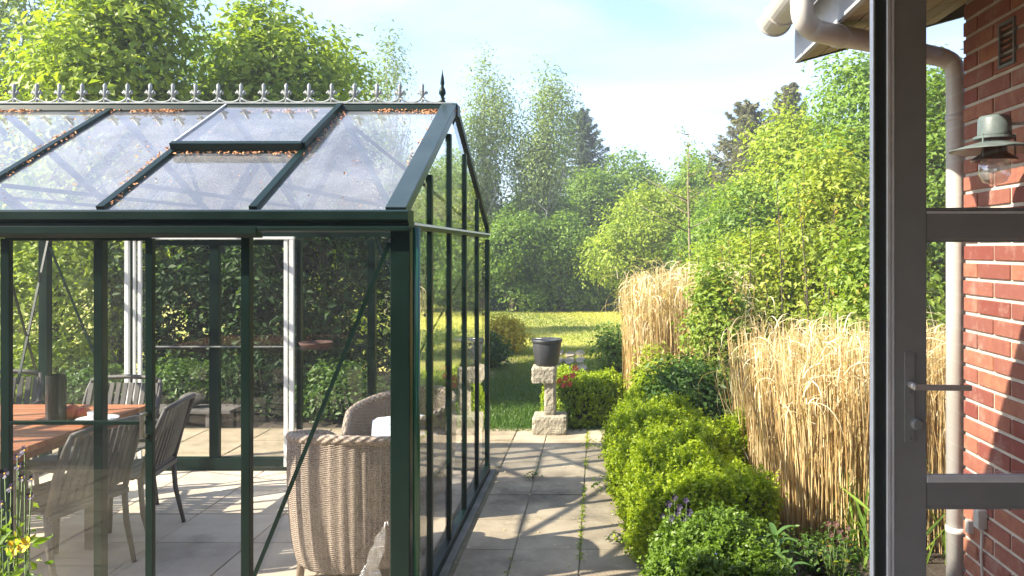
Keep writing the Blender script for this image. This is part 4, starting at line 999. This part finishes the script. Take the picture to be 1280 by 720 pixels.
for i, (px, z, tp, wd, mm) in enumerate(((622, 21.5, 330, 70, 'lf_dark'), (690, 22, 345, 80, 'lf_dark'), (745, 21.5, 345, 70, 'lf_mid'), (570, 21.5, 345, 80, 'lf_mid'), (505, 21, 350, 80, 'lf_mid'))):
    shrub('lawn_shrub', ['dark bush on the far lawn edge below the left birch', 'dark bush on the far lawn edge below the second birch', 'bush on the far lawn edge below the round tree', 'bush on the far lawn edge just right of the greenhouse', 'bush on the far lawn edge hidden behind the greenhouse glass'][i], px, z, tp, wd, mm, 120+i, 170, 38, .17, .10, dy=.8, group='bushes along the far lawn edge')
ltree('broadleaf_tree', 'leafy understorey tree filling the gap below the two feathery birches', 642, 20.6, 262, 105, 'lf_mid', 115, .12, 420, 42, .2, .085)
ltree('broadleaf_tree', 'leafy green tree low behind the second birch and the bucket', 705, 20.8, 268, 85, 'lf_mid', 116, .12, 340, 42, .2, .085)
# right mass
ltree('broadleaf_tree', 'large green tree rising behind the door frame on the right', 1075, 12.5, 62, 230, 'lf_mid', 112, .12, 800, 46, .22, .085, bias=.15)
ltree('broadleaf_tree', 'green tree sloping down from the large right tree', 985, 13.5, 135, 210, 'lf_yel', 113, .12, 700, 46, .22, .085, bias=.1)
ltree('broadleaf_tree', 'dark green tree seen through the glazed door', 1185, 10.5, 70, 150, 'lf_mid', 114, .1, 520, 44, .2, .08)
shrub('lawn_shrub', 'broad green bush under the brown spruce behind the yellow shrub', 935, 13, 245, 140, 'lf_mid', 125, 300, 42, .17, .08, dy=.9)
shrub('forsythia_bush', 'golden yellow bush at the greenhouse corner on the lawn', 634, 12.3, 397, 54, 'lf_forsy', 126, 110, 36, .09, .055)
shrub('lawn_shrub', 'dark little bush in front of the golden bush at the greenhouse corner', 613, 10.8, 420, 40, 'lf_dark', 127, 80, 36, .08, .05)
def conifer(name, label, px, z, top, wpx, m, seed, nb=105):
    rg = np.random.default_rng(seed); h = HC-(top-312)/1000*z; wd = wpx/1000*z/2
    t = thing(name, label, 'spruce', (W(px, z), z, 0)); mb = MB(); mb.tube([(0, 0, 0), (0, 0, h*.5), (.03, 0, h)], [.16, .10, .012], 8)
    C = []; D = []
    for i in range(nb):
        s = .18+.81*(i/nb)**.8; zz = h*s; a = i*2.4+rg.normal()*.3; l = wd*(1-s)**.75*(.75+.45*rg.random())*1.25+.12
        e = Vector((math.cos(a)*l, math.sin(a)*l, zz+l*(.05+.35*s))); m_ = Vector((math.cos(a)*l*.5, math.sin(a)*l*.5, zz-l*.02))
        mb.tube([(0, 0, zz), m_, e], [.022, .014, .004], 4, False)
        k = int(26+30*l)
        for u in rg.random(k):
            p = Vector((0, 0, zz)).lerp(m_, u*2) if u < .5 else m_.lerp(e, u*2-1)
            sd = rg.choice([-1, 1]); w_ = (.10+.22*(1-u))*min(1, l)
            d = np.array([math.cos(a)*.7-sd*math.sin(a)*.8, math.sin(a)*.7+sd*math.cos(a)*.8, -.25+rg.normal()*.25])
            for r in range(4):
                C.append(np.array(p)+d*w_*(r+.5)/3+rg.normal(size=3)*.02); D.append(d+rg.normal(size=3)*.45)
    C = np.array(C); D = np.array(D); k = len(C)
    link('crown', leaves('needles', C, unit(rg, k)*.8+np.array([0, 0, .8]), .09+.08*rg.random(k), rg.random(k), rg, .16, dirs=D), m, t)
    mb.build('trunk', 'bark', t, smooth=True, local=True)
conifer('spruce_tree', 'blue green spruce beside the second feathery birch', 727, 26.5, 136, 120, 'lf_spruce', 131)
conifer('spruce_tree', 'brownish spruce rising above the right trees', 935, 19, 128, 170, 'lf_redspruce', 132)
conifer('spruce_tree', 'smaller brown spruce tip beside the large right tree', 985, 19, 105, 110, 'lf_redspruce', 133)
# far-off wood closing the horizon
rng = np.random.default_rng(77); n = 70000
a = -60+120*rng.random(n); hgt = 3.2+1.4*np.sin(a*.35)+.9*np.sin(a*.9+2); z = hgt*rng.random(n)**.8; y = 34+3*rng.random(n)-.02*np.abs(a)
C = np.stack([a, y, z], 1)
tag(link('far_wood', leaves('far_wood', C, unit(rng, n)+np.array([0, -.5, .7]), .28+.2*rng.random(n), np.clip(.5+.3*np.sin(a*1.1)+.25*rng.normal(size=n), 0, 1), rng, .7), 'lf_mid'), 'far-off green wood behind the garden trees', 'woodland', kind='stuff')

rg = np.random.default_rng(88); n = 170; X_ = 1.25+.6*rg.random(n); Y_ = 4.05+.35*rg.random(n); C = np.stack([X_, Y_, .02+.34*rg.random(n)], 1)
t = thing('grass_shoots', 'fresh green shoots at the foot of the near straw grass', 'grass plant', (1.5, 4.2, 0)); C -= np.array([1.5, 4.2, 0])
link('blades', leaves('green_blades', C, unit(rg, n), .18+.16*rg.random(n), rg.random(n), rg, .06, fold=.01, dirs=np.stack([rg.normal(size=n)*.3, rg.normal(size=n)*.3, np.ones(n)], 1)), 'lf_mid', t)
# ---------------------------------------------------------------- small flowers and plants
def petals(mb, c, r, k, tilt, rn, cup=.3, nx=Vector((0, -1, .4))):
    nx = nx.normalized(); q = nx.to_track_quat('Z', 'Y').to_matrix()
    for i in range(k):
        a = 2*math.pi*i/k; 
        def pt(rr, da, h): return Vector(c)+q @ Vector((math.cos(a+da)*rr, math.sin(a+da)*rr, h))
        w_ = math.pi/k*1.15
        mb.add([pt(.05*r, 0, 0), pt(.55*r, -w_*.8, cup*r*.3), pt(.95*r, -w_*.55, cup*r), pt(1.0*r, 0, cup*r*1.1), pt(.95*r, w_*.55, cup*r), pt(.55*r, w_*.8, cup*r*.3)], [(0, 1, 2, 3), (0, 3, 4, 5)])
def plant(name, label, cat, pos, flowers, fm, nleaf, hl, rl, lm, seed, fr=.014, lsz=.03, k=5, center=None, nxv=(-.3, -1, .5)):
    rg = np.random.default_rng(seed); rn = random.Random(seed); pos = Vector(pos); t = thing(name, label, cat, pos)
    st = MB()
    for fpos in flowers:
        fp = Vector(fpos); b = pos+Vector((rn.uniform(-rl, rl)*.4, rn.uniform(-rl, rl)*.4, 0)); mid = b.lerp(fp, .55)+Vector((rn.uniform(-.02, .02), 0, .02))
        st.tube([b, mid, fp], [.0022, .0018, .0014], 5)
    a = rg.random(nleaf)*6.28; rr = rl*np.sqrt(rg.random(nleaf)); C = np.stack([np.cos(a)*rr, np.sin(a)*rr, hl*rg.random(nleaf)+.01], 1)
    for j in range(0, nleaf, max(1, nleaf//18)): st.tube([pos, pos+Vector(C[j])*.6, pos+Vector(C[j])], [.002, .0016, .001], 4)
    st.build('stems', 'lf_lily' if False else mat('green_stem', (.10, .16, .035), (.07, .12, .03), 9, .6), t, smooth=True)
    link('foliage', leaves('plant_leaves', C, unit(rg, nleaf)+np.array([0, 0, .7]), lsz*(.6+.8*rg.random(nleaf)), rg.random(nleaf), rg, .45), lm, t)
    for fpos in flowers:
        mb = MB(); petals(mb, fpos, fr*rn.uniform(.8, 1.2), k, 0, rn, .35, Vector((nxv[0]+rn.uniform(-.4, .4), nxv[1], nxv[2]+rn.uniform(-.3, .3))))
        f = mb.build('flower', fm, t)
        if center: MB().ball(fpos, fr*.22, 5).build('flower_centre', center, f, smooth=True)
    return t
ZP = 1.75
# yellow poppies and violas close to the camera, lower left (in a planter below the frame)
pz = P(15, 800, ZP).z
MBp = thing('planter', 'planter below the flowers at the lower left', 'planter', (W(5, ZP), ZP, 0)) if False else None
plant('yellow_poppy', 'yellow poppies with light green leaves at the lower left corner', 'flower', (W(8, ZP), ZP, 0), [P(20, 684, ZP), P(33, 681, ZP-.03), P(-12, 690, ZP+.03)], 'petal_y', 420, P(0, 655, ZP).z, .085, 'lf_mid', 201, .0165, .028)
vf = [P(x, y, 1.9) for x, y in ((22, 571), (31, 563), (28, 597), (40, 599), (38, 620), (14, 610), (6, 592), (3, 630), (24, 583))]
plant('purple_viola', 'dark purple violas on tall stems against the left greenhouse pane', 'flower', (W(14, 1.9), 1.9, 0), vf, 'petal_p', 420, P(0, 640, 1.9).z, .06, 'lf_rose', 202, .011, .022, center='petal_y')
# purple flowers in the box bush
pf = [P(x, y, 3.52) for x, y in ((843, 622), (836, 630), (850, 634), (862, 641), (828, 645), (871, 655), (858, 626), (840, 648), (847, 641), (855, 649))]
plant('purple_columbine', 'deep purple flowers growing between the box hedge and the near box bush', 'flower', (W(850, 3.5), 3.5, 0), pf, 'petal_p', 90, .40, .07, 'lf_dark', 203, .015, .03)
pf = [P(x, y, 3.2) for x, y in ((897, 694), (890, 698))]
plant('blue_flower', 'single small blue flower in front of the near box bush', 'flower', (W(897, 3.25), 3.25, 0), pf, mat('blue_petal', (.06, .08, .4), (.04, .05, .3), 20, .6), 30, .30, .05, 'lf_dark', 204, .012, .02)
pf = [P(x, y, 7.1) for x, y in ((700, 476), (708, 473), (716, 470), (693, 479), (719, 461), (705, 482), (712, 480))]
plant('red_tulip', 'red and pink flowers in the hedge behind the stone pedestal', 'flower', (W(706, 7.15), 7.12, 0), pf, 'petal_r', 60, .42, .08, 'lf_mid', 205, .030, .05)
# lily-like plant
def lily(px, py, z, seed, label, n=20, L0=.16):
    rn = random.Random(seed); b = P(px, py, z); t = thing('lily_plant', label, 'plant', (b.x, b.y, 0)); h = b.z
    st = MB(); st.tube([(b.x, b.y, 0), (b.x+.01, b.y, h*.5), (b.x, b.y, h)], [.005, .004, .003], 7); st.build('stem', bpy.data.materials['green_stem'], t, smooth=True)
    for i in range(n):
        s = .35+.65*i/n; a = i*2.4; l = L0*(1.1-.35*s)*rn.uniform(.8, 1.15); q = 7; v = []; f = []
        dx, dy = math.cos(a), math.sin(a); X = Z = 0; th = 1.0*s+.25
        for j in range(q):
            u = j/(q-1)
            if j: X += math.cos(th-1.5*u)*l/(q-1); Z += math.sin(th-1.5*u)*l/(q-1)
            w_ = .014*math.sin(math.pi*min(1, .12+u*.88))**.8*(1 if u < .98 else .1)
            for sg in (-1, 0, 1): v.append((b.x+dx*X-dy*w_*sg, b.y+dy*X+dx*w_*sg, h*s+Z+(abs(sg)*.004)))
        for j in range(q-1):
            for k in (0, 1): f.append((j*3+k, j*3+k+1, j*3+k+4, j*3+k+3))
        m = MB(); m.add(v, f); m.tint = [rn.random()]*len(v); m.build('leaf', 'lf_lily', t, smooth=True)
lily(970, 668, 3.45, 211, 'pale green lily plant with pointed leaves at the foot of the straw grass', 22, .17)
lily(985, 700, 3.25, 212, 'smaller lily plant low in the right foreground', 16, .13)
plant('brown_seedhead', 'dark brown seed heads among green stems at the right foot of the straw grass', 'plant', (W(1045, 3.6), 3.6, 0), [P(x, y, 3.6) for x, y in ((1045, 655), (1050, 663), (1038, 668), (1056, 672), (1046, 678), (1060, 660), (1035, 655))], mat('seed_brown', (.07, .03, .03), (.12, .06, .04), 20, .8), 70, .30, .09, 'lf_rose', 213, .016, .03)
shrub('ground_shrub', 'low dark weeds under the near straw grass beside the door', 1020, 3.75, 672, 120, 'lf_dark', 214, 45, 24, .05, .03, cat='weeds', dy=.2)

# ---------------------------------------------------------------- brick house on the right
WX = 1.42; WY = 3.12
hs = thing('brick_house', 'red brick house corner with white gutter and open grey glazed door', 'house', (WX+2, .8, 0))
rn = random.Random(11); mb = MB(); ch = .0667; bl = .228; jt = .0135
for k in range(40):
    z = .02+k*ch; off = 0 if k % 2 else bl/2+.006; y = WY-0; first = True
    while y > -.8:
        l = bl if not (first and off) else .108
        first = False
        o = rn.uniform(-.0015, .0015); mb.box((WX+o, y-l, z+jt/2), (WX+.10, y, z+ch-jt/2), Matrix.Rotation(rn.uniform(-.004, .004), 3, 'X')); y -= l+jt
wl = mb.build('brick_wall', 'brick', hs, bevel=.003)
MB().box((WX+.007, -.8, -.02), (WX+.35, WY-.006, 2.75)).build('mortar', 'mortar', wl)
# vent
vz0, vz1 = P(0, 83, 2.78).z, P(0, 26, 2.78).z; vy0, vy1 = 2.72, 2.83
vt = MB(); 
vt.box((WX-.010, vy0, vz0), (WX+.004, vy0+.010, vz1)); vt.box((WX-.010, vy1-.010, vz0), (WX+.004, vy1, vz1)); vt.box((WX-.010, vy0+.0101, vz0), (WX+.004, vy1-.0101, vz0+.01)); vt.box((WX-.010, vy0+.0101, vz1-.01), (WX+.004, vy1-.0101, vz1))
vto = vt.build('air_vent', 'lampgreen', hs)
mb = MB()
for i in range(7):
    z = vz0+.015+i*(vz1-vz0-.03)/6; mb.box((WX-.007, vy0+.0105, z-.002), (WX+.002, vy1-.0105, z+.006), Matrix.Rotation(R(30), 3, 'Y'))
mb.build('slats', 'black', vto)
# eaves: soffit boards, fascia, roof
GX = .80; EY = 3.33; GZ = 2.50
mb = MB(); nb_ = 7
GX = P(993, 80, 3.36).x; ZB = P(0, 79, 3.36).z; EY = 3.36; pit = R(15.5); x1 = WX+2.2; tp = math.tan(pit)
zs = lambda x: ZB+(x-GX)*tp                  # underside of the roof
for i in range(nb_):                         # soffit boards run along the verge, parallel to the eave
    xa_ = GX+.022+i*(WX-GX-.03)/nb_; xb_ = xa_+(WX-GX-.03)/nb_-.006
    mb.add([(xa_, -.8, zs(xa_)), (xb_, -.8, zs(xb_)), (xb_, EY-.02, zs(xb_)), (xa_, EY-.02, zs(xa_)), (xa_, -.8, zs(xa_)+.015), (xb_, -.8, zs(xb_)+.015), (xb_, EY-.02, zs(xb_)+.015), (xa_, EY-.02, zs(xa_)+.015)], [(0, 3, 2, 1), (4, 5, 6, 7), (0, 1, 5, 4), (1, 2, 6, 5), (2, 3, 7, 6), (3, 0, 4, 7)])
mb.build('soffit', 'soffit', hs, bevel=.002)
MB().box((GX-.0, -.8, ZB), (GX+.02, EY, ZB+.20)).build('fascia', 'fascia', hs, bevel=.002)
zr = lambda x: ZB+.19+(x-GX)*tp
vg = MB(); x0 = GX+.021
vg.add([(x0, EY-.018, zs(x0)-.004), (x1, EY-.018, zs(x1)-.004), (x1, EY-.018, zr(x1)), (x0, EY-.018, zr(x0)), (x0, EY+.004, zs(x0)-.004), (x1, EY+.004, zs(x1)-.004), (x1, EY+.004, zr(x1)), (x0, EY+.004, zr(x0))], [(0, 1, 2, 3), (7, 6, 5, 4), (0, 4, 5, 1), (1, 5, 6, 2), (2, 6, 7, 3), (3, 7, 4, 0)])
vg.build('verge_board', 'gasket', hs)
rf = MB(); rf.add([(GX-.04, -.8, zr(GX-.04)+.012), (x1, -.8, zr(x1)+.012), (x1, EY+.03, zr(x1)+.012), (GX-.04, EY+.03, zr(GX-.04)+.012), (GX-.04, -.8, zr(GX-.04)+.04), (x1, -.8, zr(x1)+.04), (x1, EY+.03, zr(x1)+.04), (GX-.04, EY+.03, zr(GX-.04)+.04)], [(0, 3, 2, 1), (4, 5, 6, 7), (0, 1, 5, 4), (1, 2, 6, 5), (2, 3, 7, 6), (3, 0, 4, 7)])
rf.build('roof', 'rooftile', hs)
# gable wall facing the garden
gw = MB(); gw.add([(WX+.02, WY-.02, -.02), (x1, WY-.02, -.02), (x1, WY-.02, zr(x1)-.01), (WX+.02, WY-.02, zr(WX)-.01), (WX+.02, WY-.15, -.02), (x1, WY-.15, -.02), (x1, WY-.15, zr(x1)-.01), (WX+.02, WY-.15, zr(WX)-.01)], [(0, 1, 2, 3), (7, 6, 5, 4), (0, 4, 5, 1), (1, 5, 6, 2), (2, 6, 7, 3), (3, 7, 4, 0)])
gw.build('gable_wall', 'brick', hs)
# gutter (half round, closed end) and downpipe
gt_ = MB(); gr = .066; GZ = P(0, 22, 3.3).z; gc = (W(970, 3.3), GZ); k = 14; v = []; f = []
ysg = (-.8, 3.33)
for y in ysg:
    for i in range(k+1): a = math.pi+math.pi*i/k; v.append((gc[0]+math.cos(a)*gr, y, gc[1]+math.sin(a)*gr))
    for i in range(k+1): a = math.pi+math.pi*i/k; v.append((gc[0]+math.cos(a)*(gr-.004), y, gc[1]+math.sin(a)*(gr-.004)))
q = 2*(k+1)
for i in range(k): f.append((i, i+1, q+i+1, q+i)); f.append((k+1+i, q+k+1+i, q+k+2+i, k+2+i))
f += [tuple(range(q, q+k+1)), (0, q, q+k+1, k+1), (k, 2*k+1, q+2*k+1, q+k)]
gt_.add(v, f)
gto = gt_.build('gutter', 'zinc', hs, smooth=False)
for y in (3.17, 3.326):
    m_ = MB(); m_.tube([(gc[0]+math.cos(math.pi+math.pi*i/k)*(gr+.002), y, gc[1]+math.sin(math.pi+math.pi*i/k)*(gr+.002)) for i in range(k+1)], .006, 6); m_.build('gutter_joint', 'zinc', gto, smooth=True)
m_ = MB().tube([(gc[0], EY+.016, gc[1]+.0), (gc[0], EY+.026, gc[1])], .0, 8) if False else None
dx, dyy = W(1195, 3.17), 3.17
pts = [P(1000, -44, 2.66), P(1002, 0, 2.66), P(1004, 22, 2.67), P(1013, 34, 2.69), P(1030, 41, 2.72), P(1090, 52.5, 2.92), P(1160, 68, 3.14), P(1180, 73, 3.17), P(1192, 82, 3.17), P(1195, 102, 3.17), Vector((dx, 3.17, .03))]
def smoothp(pts, n=4):
    out = []
    for i in range(len(pts)-1):
        p0, p1, p2, p3 = pts[max(i-1, 0)], pts[i], pts[i+1], pts[min(i+2, len(pts)-1)]
        for j in range(n):
            t = j/n; out.append(.5*((2*p1)+(p2-p0)*t+(2*p0-5*p1+4*p2-p3)*t*t+(3*p1-p0-3*p2+p3)*t**3))
    return out+[pts[-1]]
top_ = smoothp(pts[:10], 5)+[pts[-1]]
dpo = MB().tube(top_, .0375, 20).build('downpipe', 'zinc', hs, smooth=True)
for z in (P(0, 152, 3.17).z, P(0, 665, 3.17).z): MB().lathe([(.0375, 0), (.0405, .002), (.0405, .022), (.0375, .024)], 20, (dx, 3.17, z)).build('pipe_collar', 'zinc', dpo, smooth=True)
MB().lathe([(.0375, 0), (.042, .004), (.042, .03), (.0375, .034)], 20, P(1045, 44.2, 2.775), (pts[5]-pts[4]).to_track_quat('Z', 'Y').to_matrix()).build('pipe_collar', 'zinc', dpo, smooth=True)
MB().box((dx+.03, 3.12, P(0, 664, 3.1).z), (WX+.06, 3.14, P(0, 656, 3.1).z)).build('pipe_bracket', 'zinc', dpo)

# wall lamp
LY = 2.55; lc = P(1243, 178, LY); lc.z = P(0, 183, LY).z
lp = thing('wall_lamp', 'round green metal wall lamp with wide rim on the brick wall', 'wall lamp', lc)
s = .00258
MB().lathe([(.0001, 38*s), (17*s, 37*s), (19*s, 33*s), (19.5*s, 14*s), (19.5*s, 12*s)], 28, lc).build('cap', 'lampgreen', lp, smooth=True)
MB().lathe([(19*s, 12*s), (24*s, 12*s), (24*s, 9*s), (20*s, 9*s)], 28, lc).build('upper_ring', 'lampgreen', lp)
MB().lathe([(16*s, 9*s), (16*s, 2*s)], 24, lc).build('lens_ring', 'lampglass', lp, smooth=True)
MB().lathe([(15*s, 6*s), (30*s, 2*s), (52*s, -5*s), (52.3*s, -6*s), (30*s, -1*s), (15*s, 1*s)], 36, lc).build('shade', 'lampgreen', lp, smooth=True)
MB().lathe([(14*s, 0), (15*s, -8*s), (27*s, -16*s), (27*s, -18*s), (13*s, -14*s)], 28, lc).build('lower_shade', 'black', lp, smooth=True)
MB().lathe([(13*s, -14*s), (18*s, -24*s), (18.5*s, -34*s), (13*s, -44*s), (.0001, -49*s)], 24, lc).build('glass_globe', 'lampglass', lp, smooth=True)
for a in (-2.6, -.6, 1.5):
    MB().tube([lc+Vector((math.cos(a)*23*s, math.sin(a)*23*s, 14*s)), lc+Vector((math.cos(a)*23*s, math.sin(a)*23*s, -17*s))], .0035, 6).build('strut', 'lampgreen', lp)
MB().tube([lc+Vector((19*s, 0, 28*s)), Vector((WX-.004, LY, lc.z+29*s))], .0055, 8).build('bracket_arm', 'zinc', lp, smooth=True)
MB().lathe([(.035, 0), (.035, .008), (.0001, .012)], 20, (WX+.004, LY, lc.z+29*s), Matrix.Rotation(-R(90), 3, 'Y')).build('wall_plate', 'lampgreen', lp)
# junction boxes and cable
jb = thing('junction_box', 'small cream socket box with a cable on the lower brick wall', 'socket box', (WX, 2.95, P(0, 650, 2.95).z))
a_ = P(0, 662, 2.93).z; b_ = P(0, 638, 2.93).z
MB().box((WX-.035, 2.925, a_), (WX+.001, 2.965, b_)).build('box', 'plastic_white', jb, bevel=.004)
MB().box((WX-.022, 3.03, P(0, 668, 3.03).z), (WX+.001, 3.06, P(0, 652, 3.03).z)).build('clip_box', 'plastic_white', jb, bevel=.003)
MB().tube([(WX-.01, 2.945, a_), (WX-.012, 2.95, a_-.1), (WX-.008, 2.94, a_-.25), (WX-.008, 2.93, .05)], .005, 8).build('cable', 'plastic_white', jb, smooth=True)

# glazed door, open: its leaf stands across the picture
DYD = 2.2; DT = .045
def dz(py): return P(0, py, DYD).z
def dX(px): return (px-749)/1000*DYD
XE = WX-.012
dl = MB(); y0, y1 = DYD, DYD+DT
dl.box((dX(1118), y0, .16), (dX(1158.5), y1, 2.4))
dl.box((XE-.09, y0, .16), (XE, y1, 2.4))
xa, xb = dX(1158.5)+.0001, XE-.0901
for a, b in ((299, 263), (634, 598)): dl.box((xa, y0+.003, dz(a)), (xb, y1-.003, dz(b)))
dl.box((xa, y0+.002, .16), (xb, y1-.002, .26)); dl.box((xa, y0+.002, 2.32), (xb, y1-.002, 2.4))
do = dl.build('glazed_door', 'door', hs, bevel=.003, label='open grey brown door leaf with three glass panes and a lever handle')
sl = MB(); sl.box((dX(1095), y0+.010, .16), (dX(1109.5), y1-.002, 2.4)); sl.build('door_seal', 'gasket', do, bevel=.003)
MB().box((dX(1109.5)+.0002, y0-.002, .16), (dX(1113), y1, 2.4)).build('seal_strip', 'door_edge', do)
MB().box((dX(1114.2), y0-.002, .16), (dX(1117.6), y1, 2.4)).build('seal_strip', 'door_edge', do)
MB().box((dX(1093.4), y0+.012, .16), (dX(1094.8), y1-.004, 2.4)).build('seal_strip', 'door_edge', do)
for a, b in ((2.32, dz(263)), (dz(299), dz(598)), (dz(634), .26)):
    MB().box((xa, y0+.020, b), (xb, y0+.024, a)).build('pane', 'glass_door', do)
for py in (299, 598, 263, 634):       # glazing beads
    z = dz(py); sg = 1 if py in (598, 263) else -1
    MB().box((xa, y0+.006, z+.0004 if sg > 0 else z-.008), (xb, y0+.018, z+.008 if sg > 0 else z-.0004)).build('glazing_bead', 'fascia' if py in (598,) else 'door', do)
MB().box((xa, y0-.003, dz(603)), (xb, y0+.0025, dz(594))).build('ledge_trim', 'door_edge', do, bevel=.001)
MB().box((xa, y0-.001, dz(267)), (xb, y0+.0025, dz(264))).build('ledge_trim', 'door_edge', do)
# handle set
hx = dX(1137); pl = MB().box((dX(1130), y0-.004, dz(552)), (dX(1143), y0-.0001, dz(440))); pl.build('handle_plate', 'door', do, bevel=.0015)
hnd = MB().tube([(hx, y0-.003, dz(480)), (hx, y0-.045, dz(480))], .010, 12); hnd.build('handle_neck', 'satin', do, smooth=True)
hb = MB().beam((hx-.007, y0-.047, dz(480.5)), (hx+.15, y0-.045, dz(481.5)), .009, .016, (0, 0, 1)); hb.build('lever_handle', 'satin', do, bevel=.003)
MB().lathe([(.016, 0), (.016, .016), (.012, .021), (.0001, .021)], 20, (dX(1144), y0-.0005, dz(529)), Matrix.Rotation(R(90), 3, 'X')).build('thumb_turn', 'door', do, smooth=False)
for py in (443, 490, 548): MB().lathe([(.003, 0), (.003, .0015), (.0001, .002)], 10, (dX(1138), y0-.0042, dz(py)), Matrix.Rotation(R(90), 3, 'X')).build('screw', 'steel', do)

# the wing of the house behind the camera, with an added shade roof and added dark glazing
wg = MB(); wg.box((-9, -1.2, -.02), (-.75, -.8, 2.62)); wg.box((.75, -1.2, -.02), (WX, -.8, 2.62)); wg.box((-.75, -1.2, 2.2), (.75, -.8, 2.62))
wg.build('added_dark_glazing', 'black', hs)  # dark front added out of view to darken what the greenhouse glass reflects
MB().box((-2.2, -.8, 2.47), (WX-.002, 2.13, 2.55)).build('unseen_shade_roof', 'soffit', hs)  # added out of view to keep the sun off the glazed door
rr_ = MB(); rr_.add([(-9.3, -.5, 2.56), (x1, -.5, 2.56), (x1, -4.5, 4.7), (-9.3, -4.5, 4.7), (-9.3, -.5, 2.64), (x1, -.5, 2.64), (x1, -4.5, 4.78), (-9.3, -4.5, 4.78)], [(0, 3, 2, 1), (4, 5, 6, 7), (0, 1, 5, 4), (1, 2, 6, 5), (2, 3, 7, 6), (3, 0, 4, 7)])
rr_.build('roof', 'rooftile', hs)

# ---------------------------------------------------------------- haze
hm = bpy.data.materials.new('haze'); hm.use_nodes = True; hn = hm.node_tree; hn.nodes.clear()
ho = hn.nodes.new('ShaderNodeOutputMaterial'); pv = hn.nodes.new('ShaderNodeVolumePrincipled')
pv.inputs['Color'].default_value = (.90, .95, 1, 1); pv.inputs['Density'].default_value = .0042; pv.inputs['Anisotropy'].default_value = .2
hn.links.new(pv.outputs[0], ho.inputs['Volume'])
hz = MB().box((-80, -25, -1.1), (80, 120, 9.5)).build('haze', hm)
tag(hz, 'thin pale summer haze over the far trees', 'haze', kind='stuff')
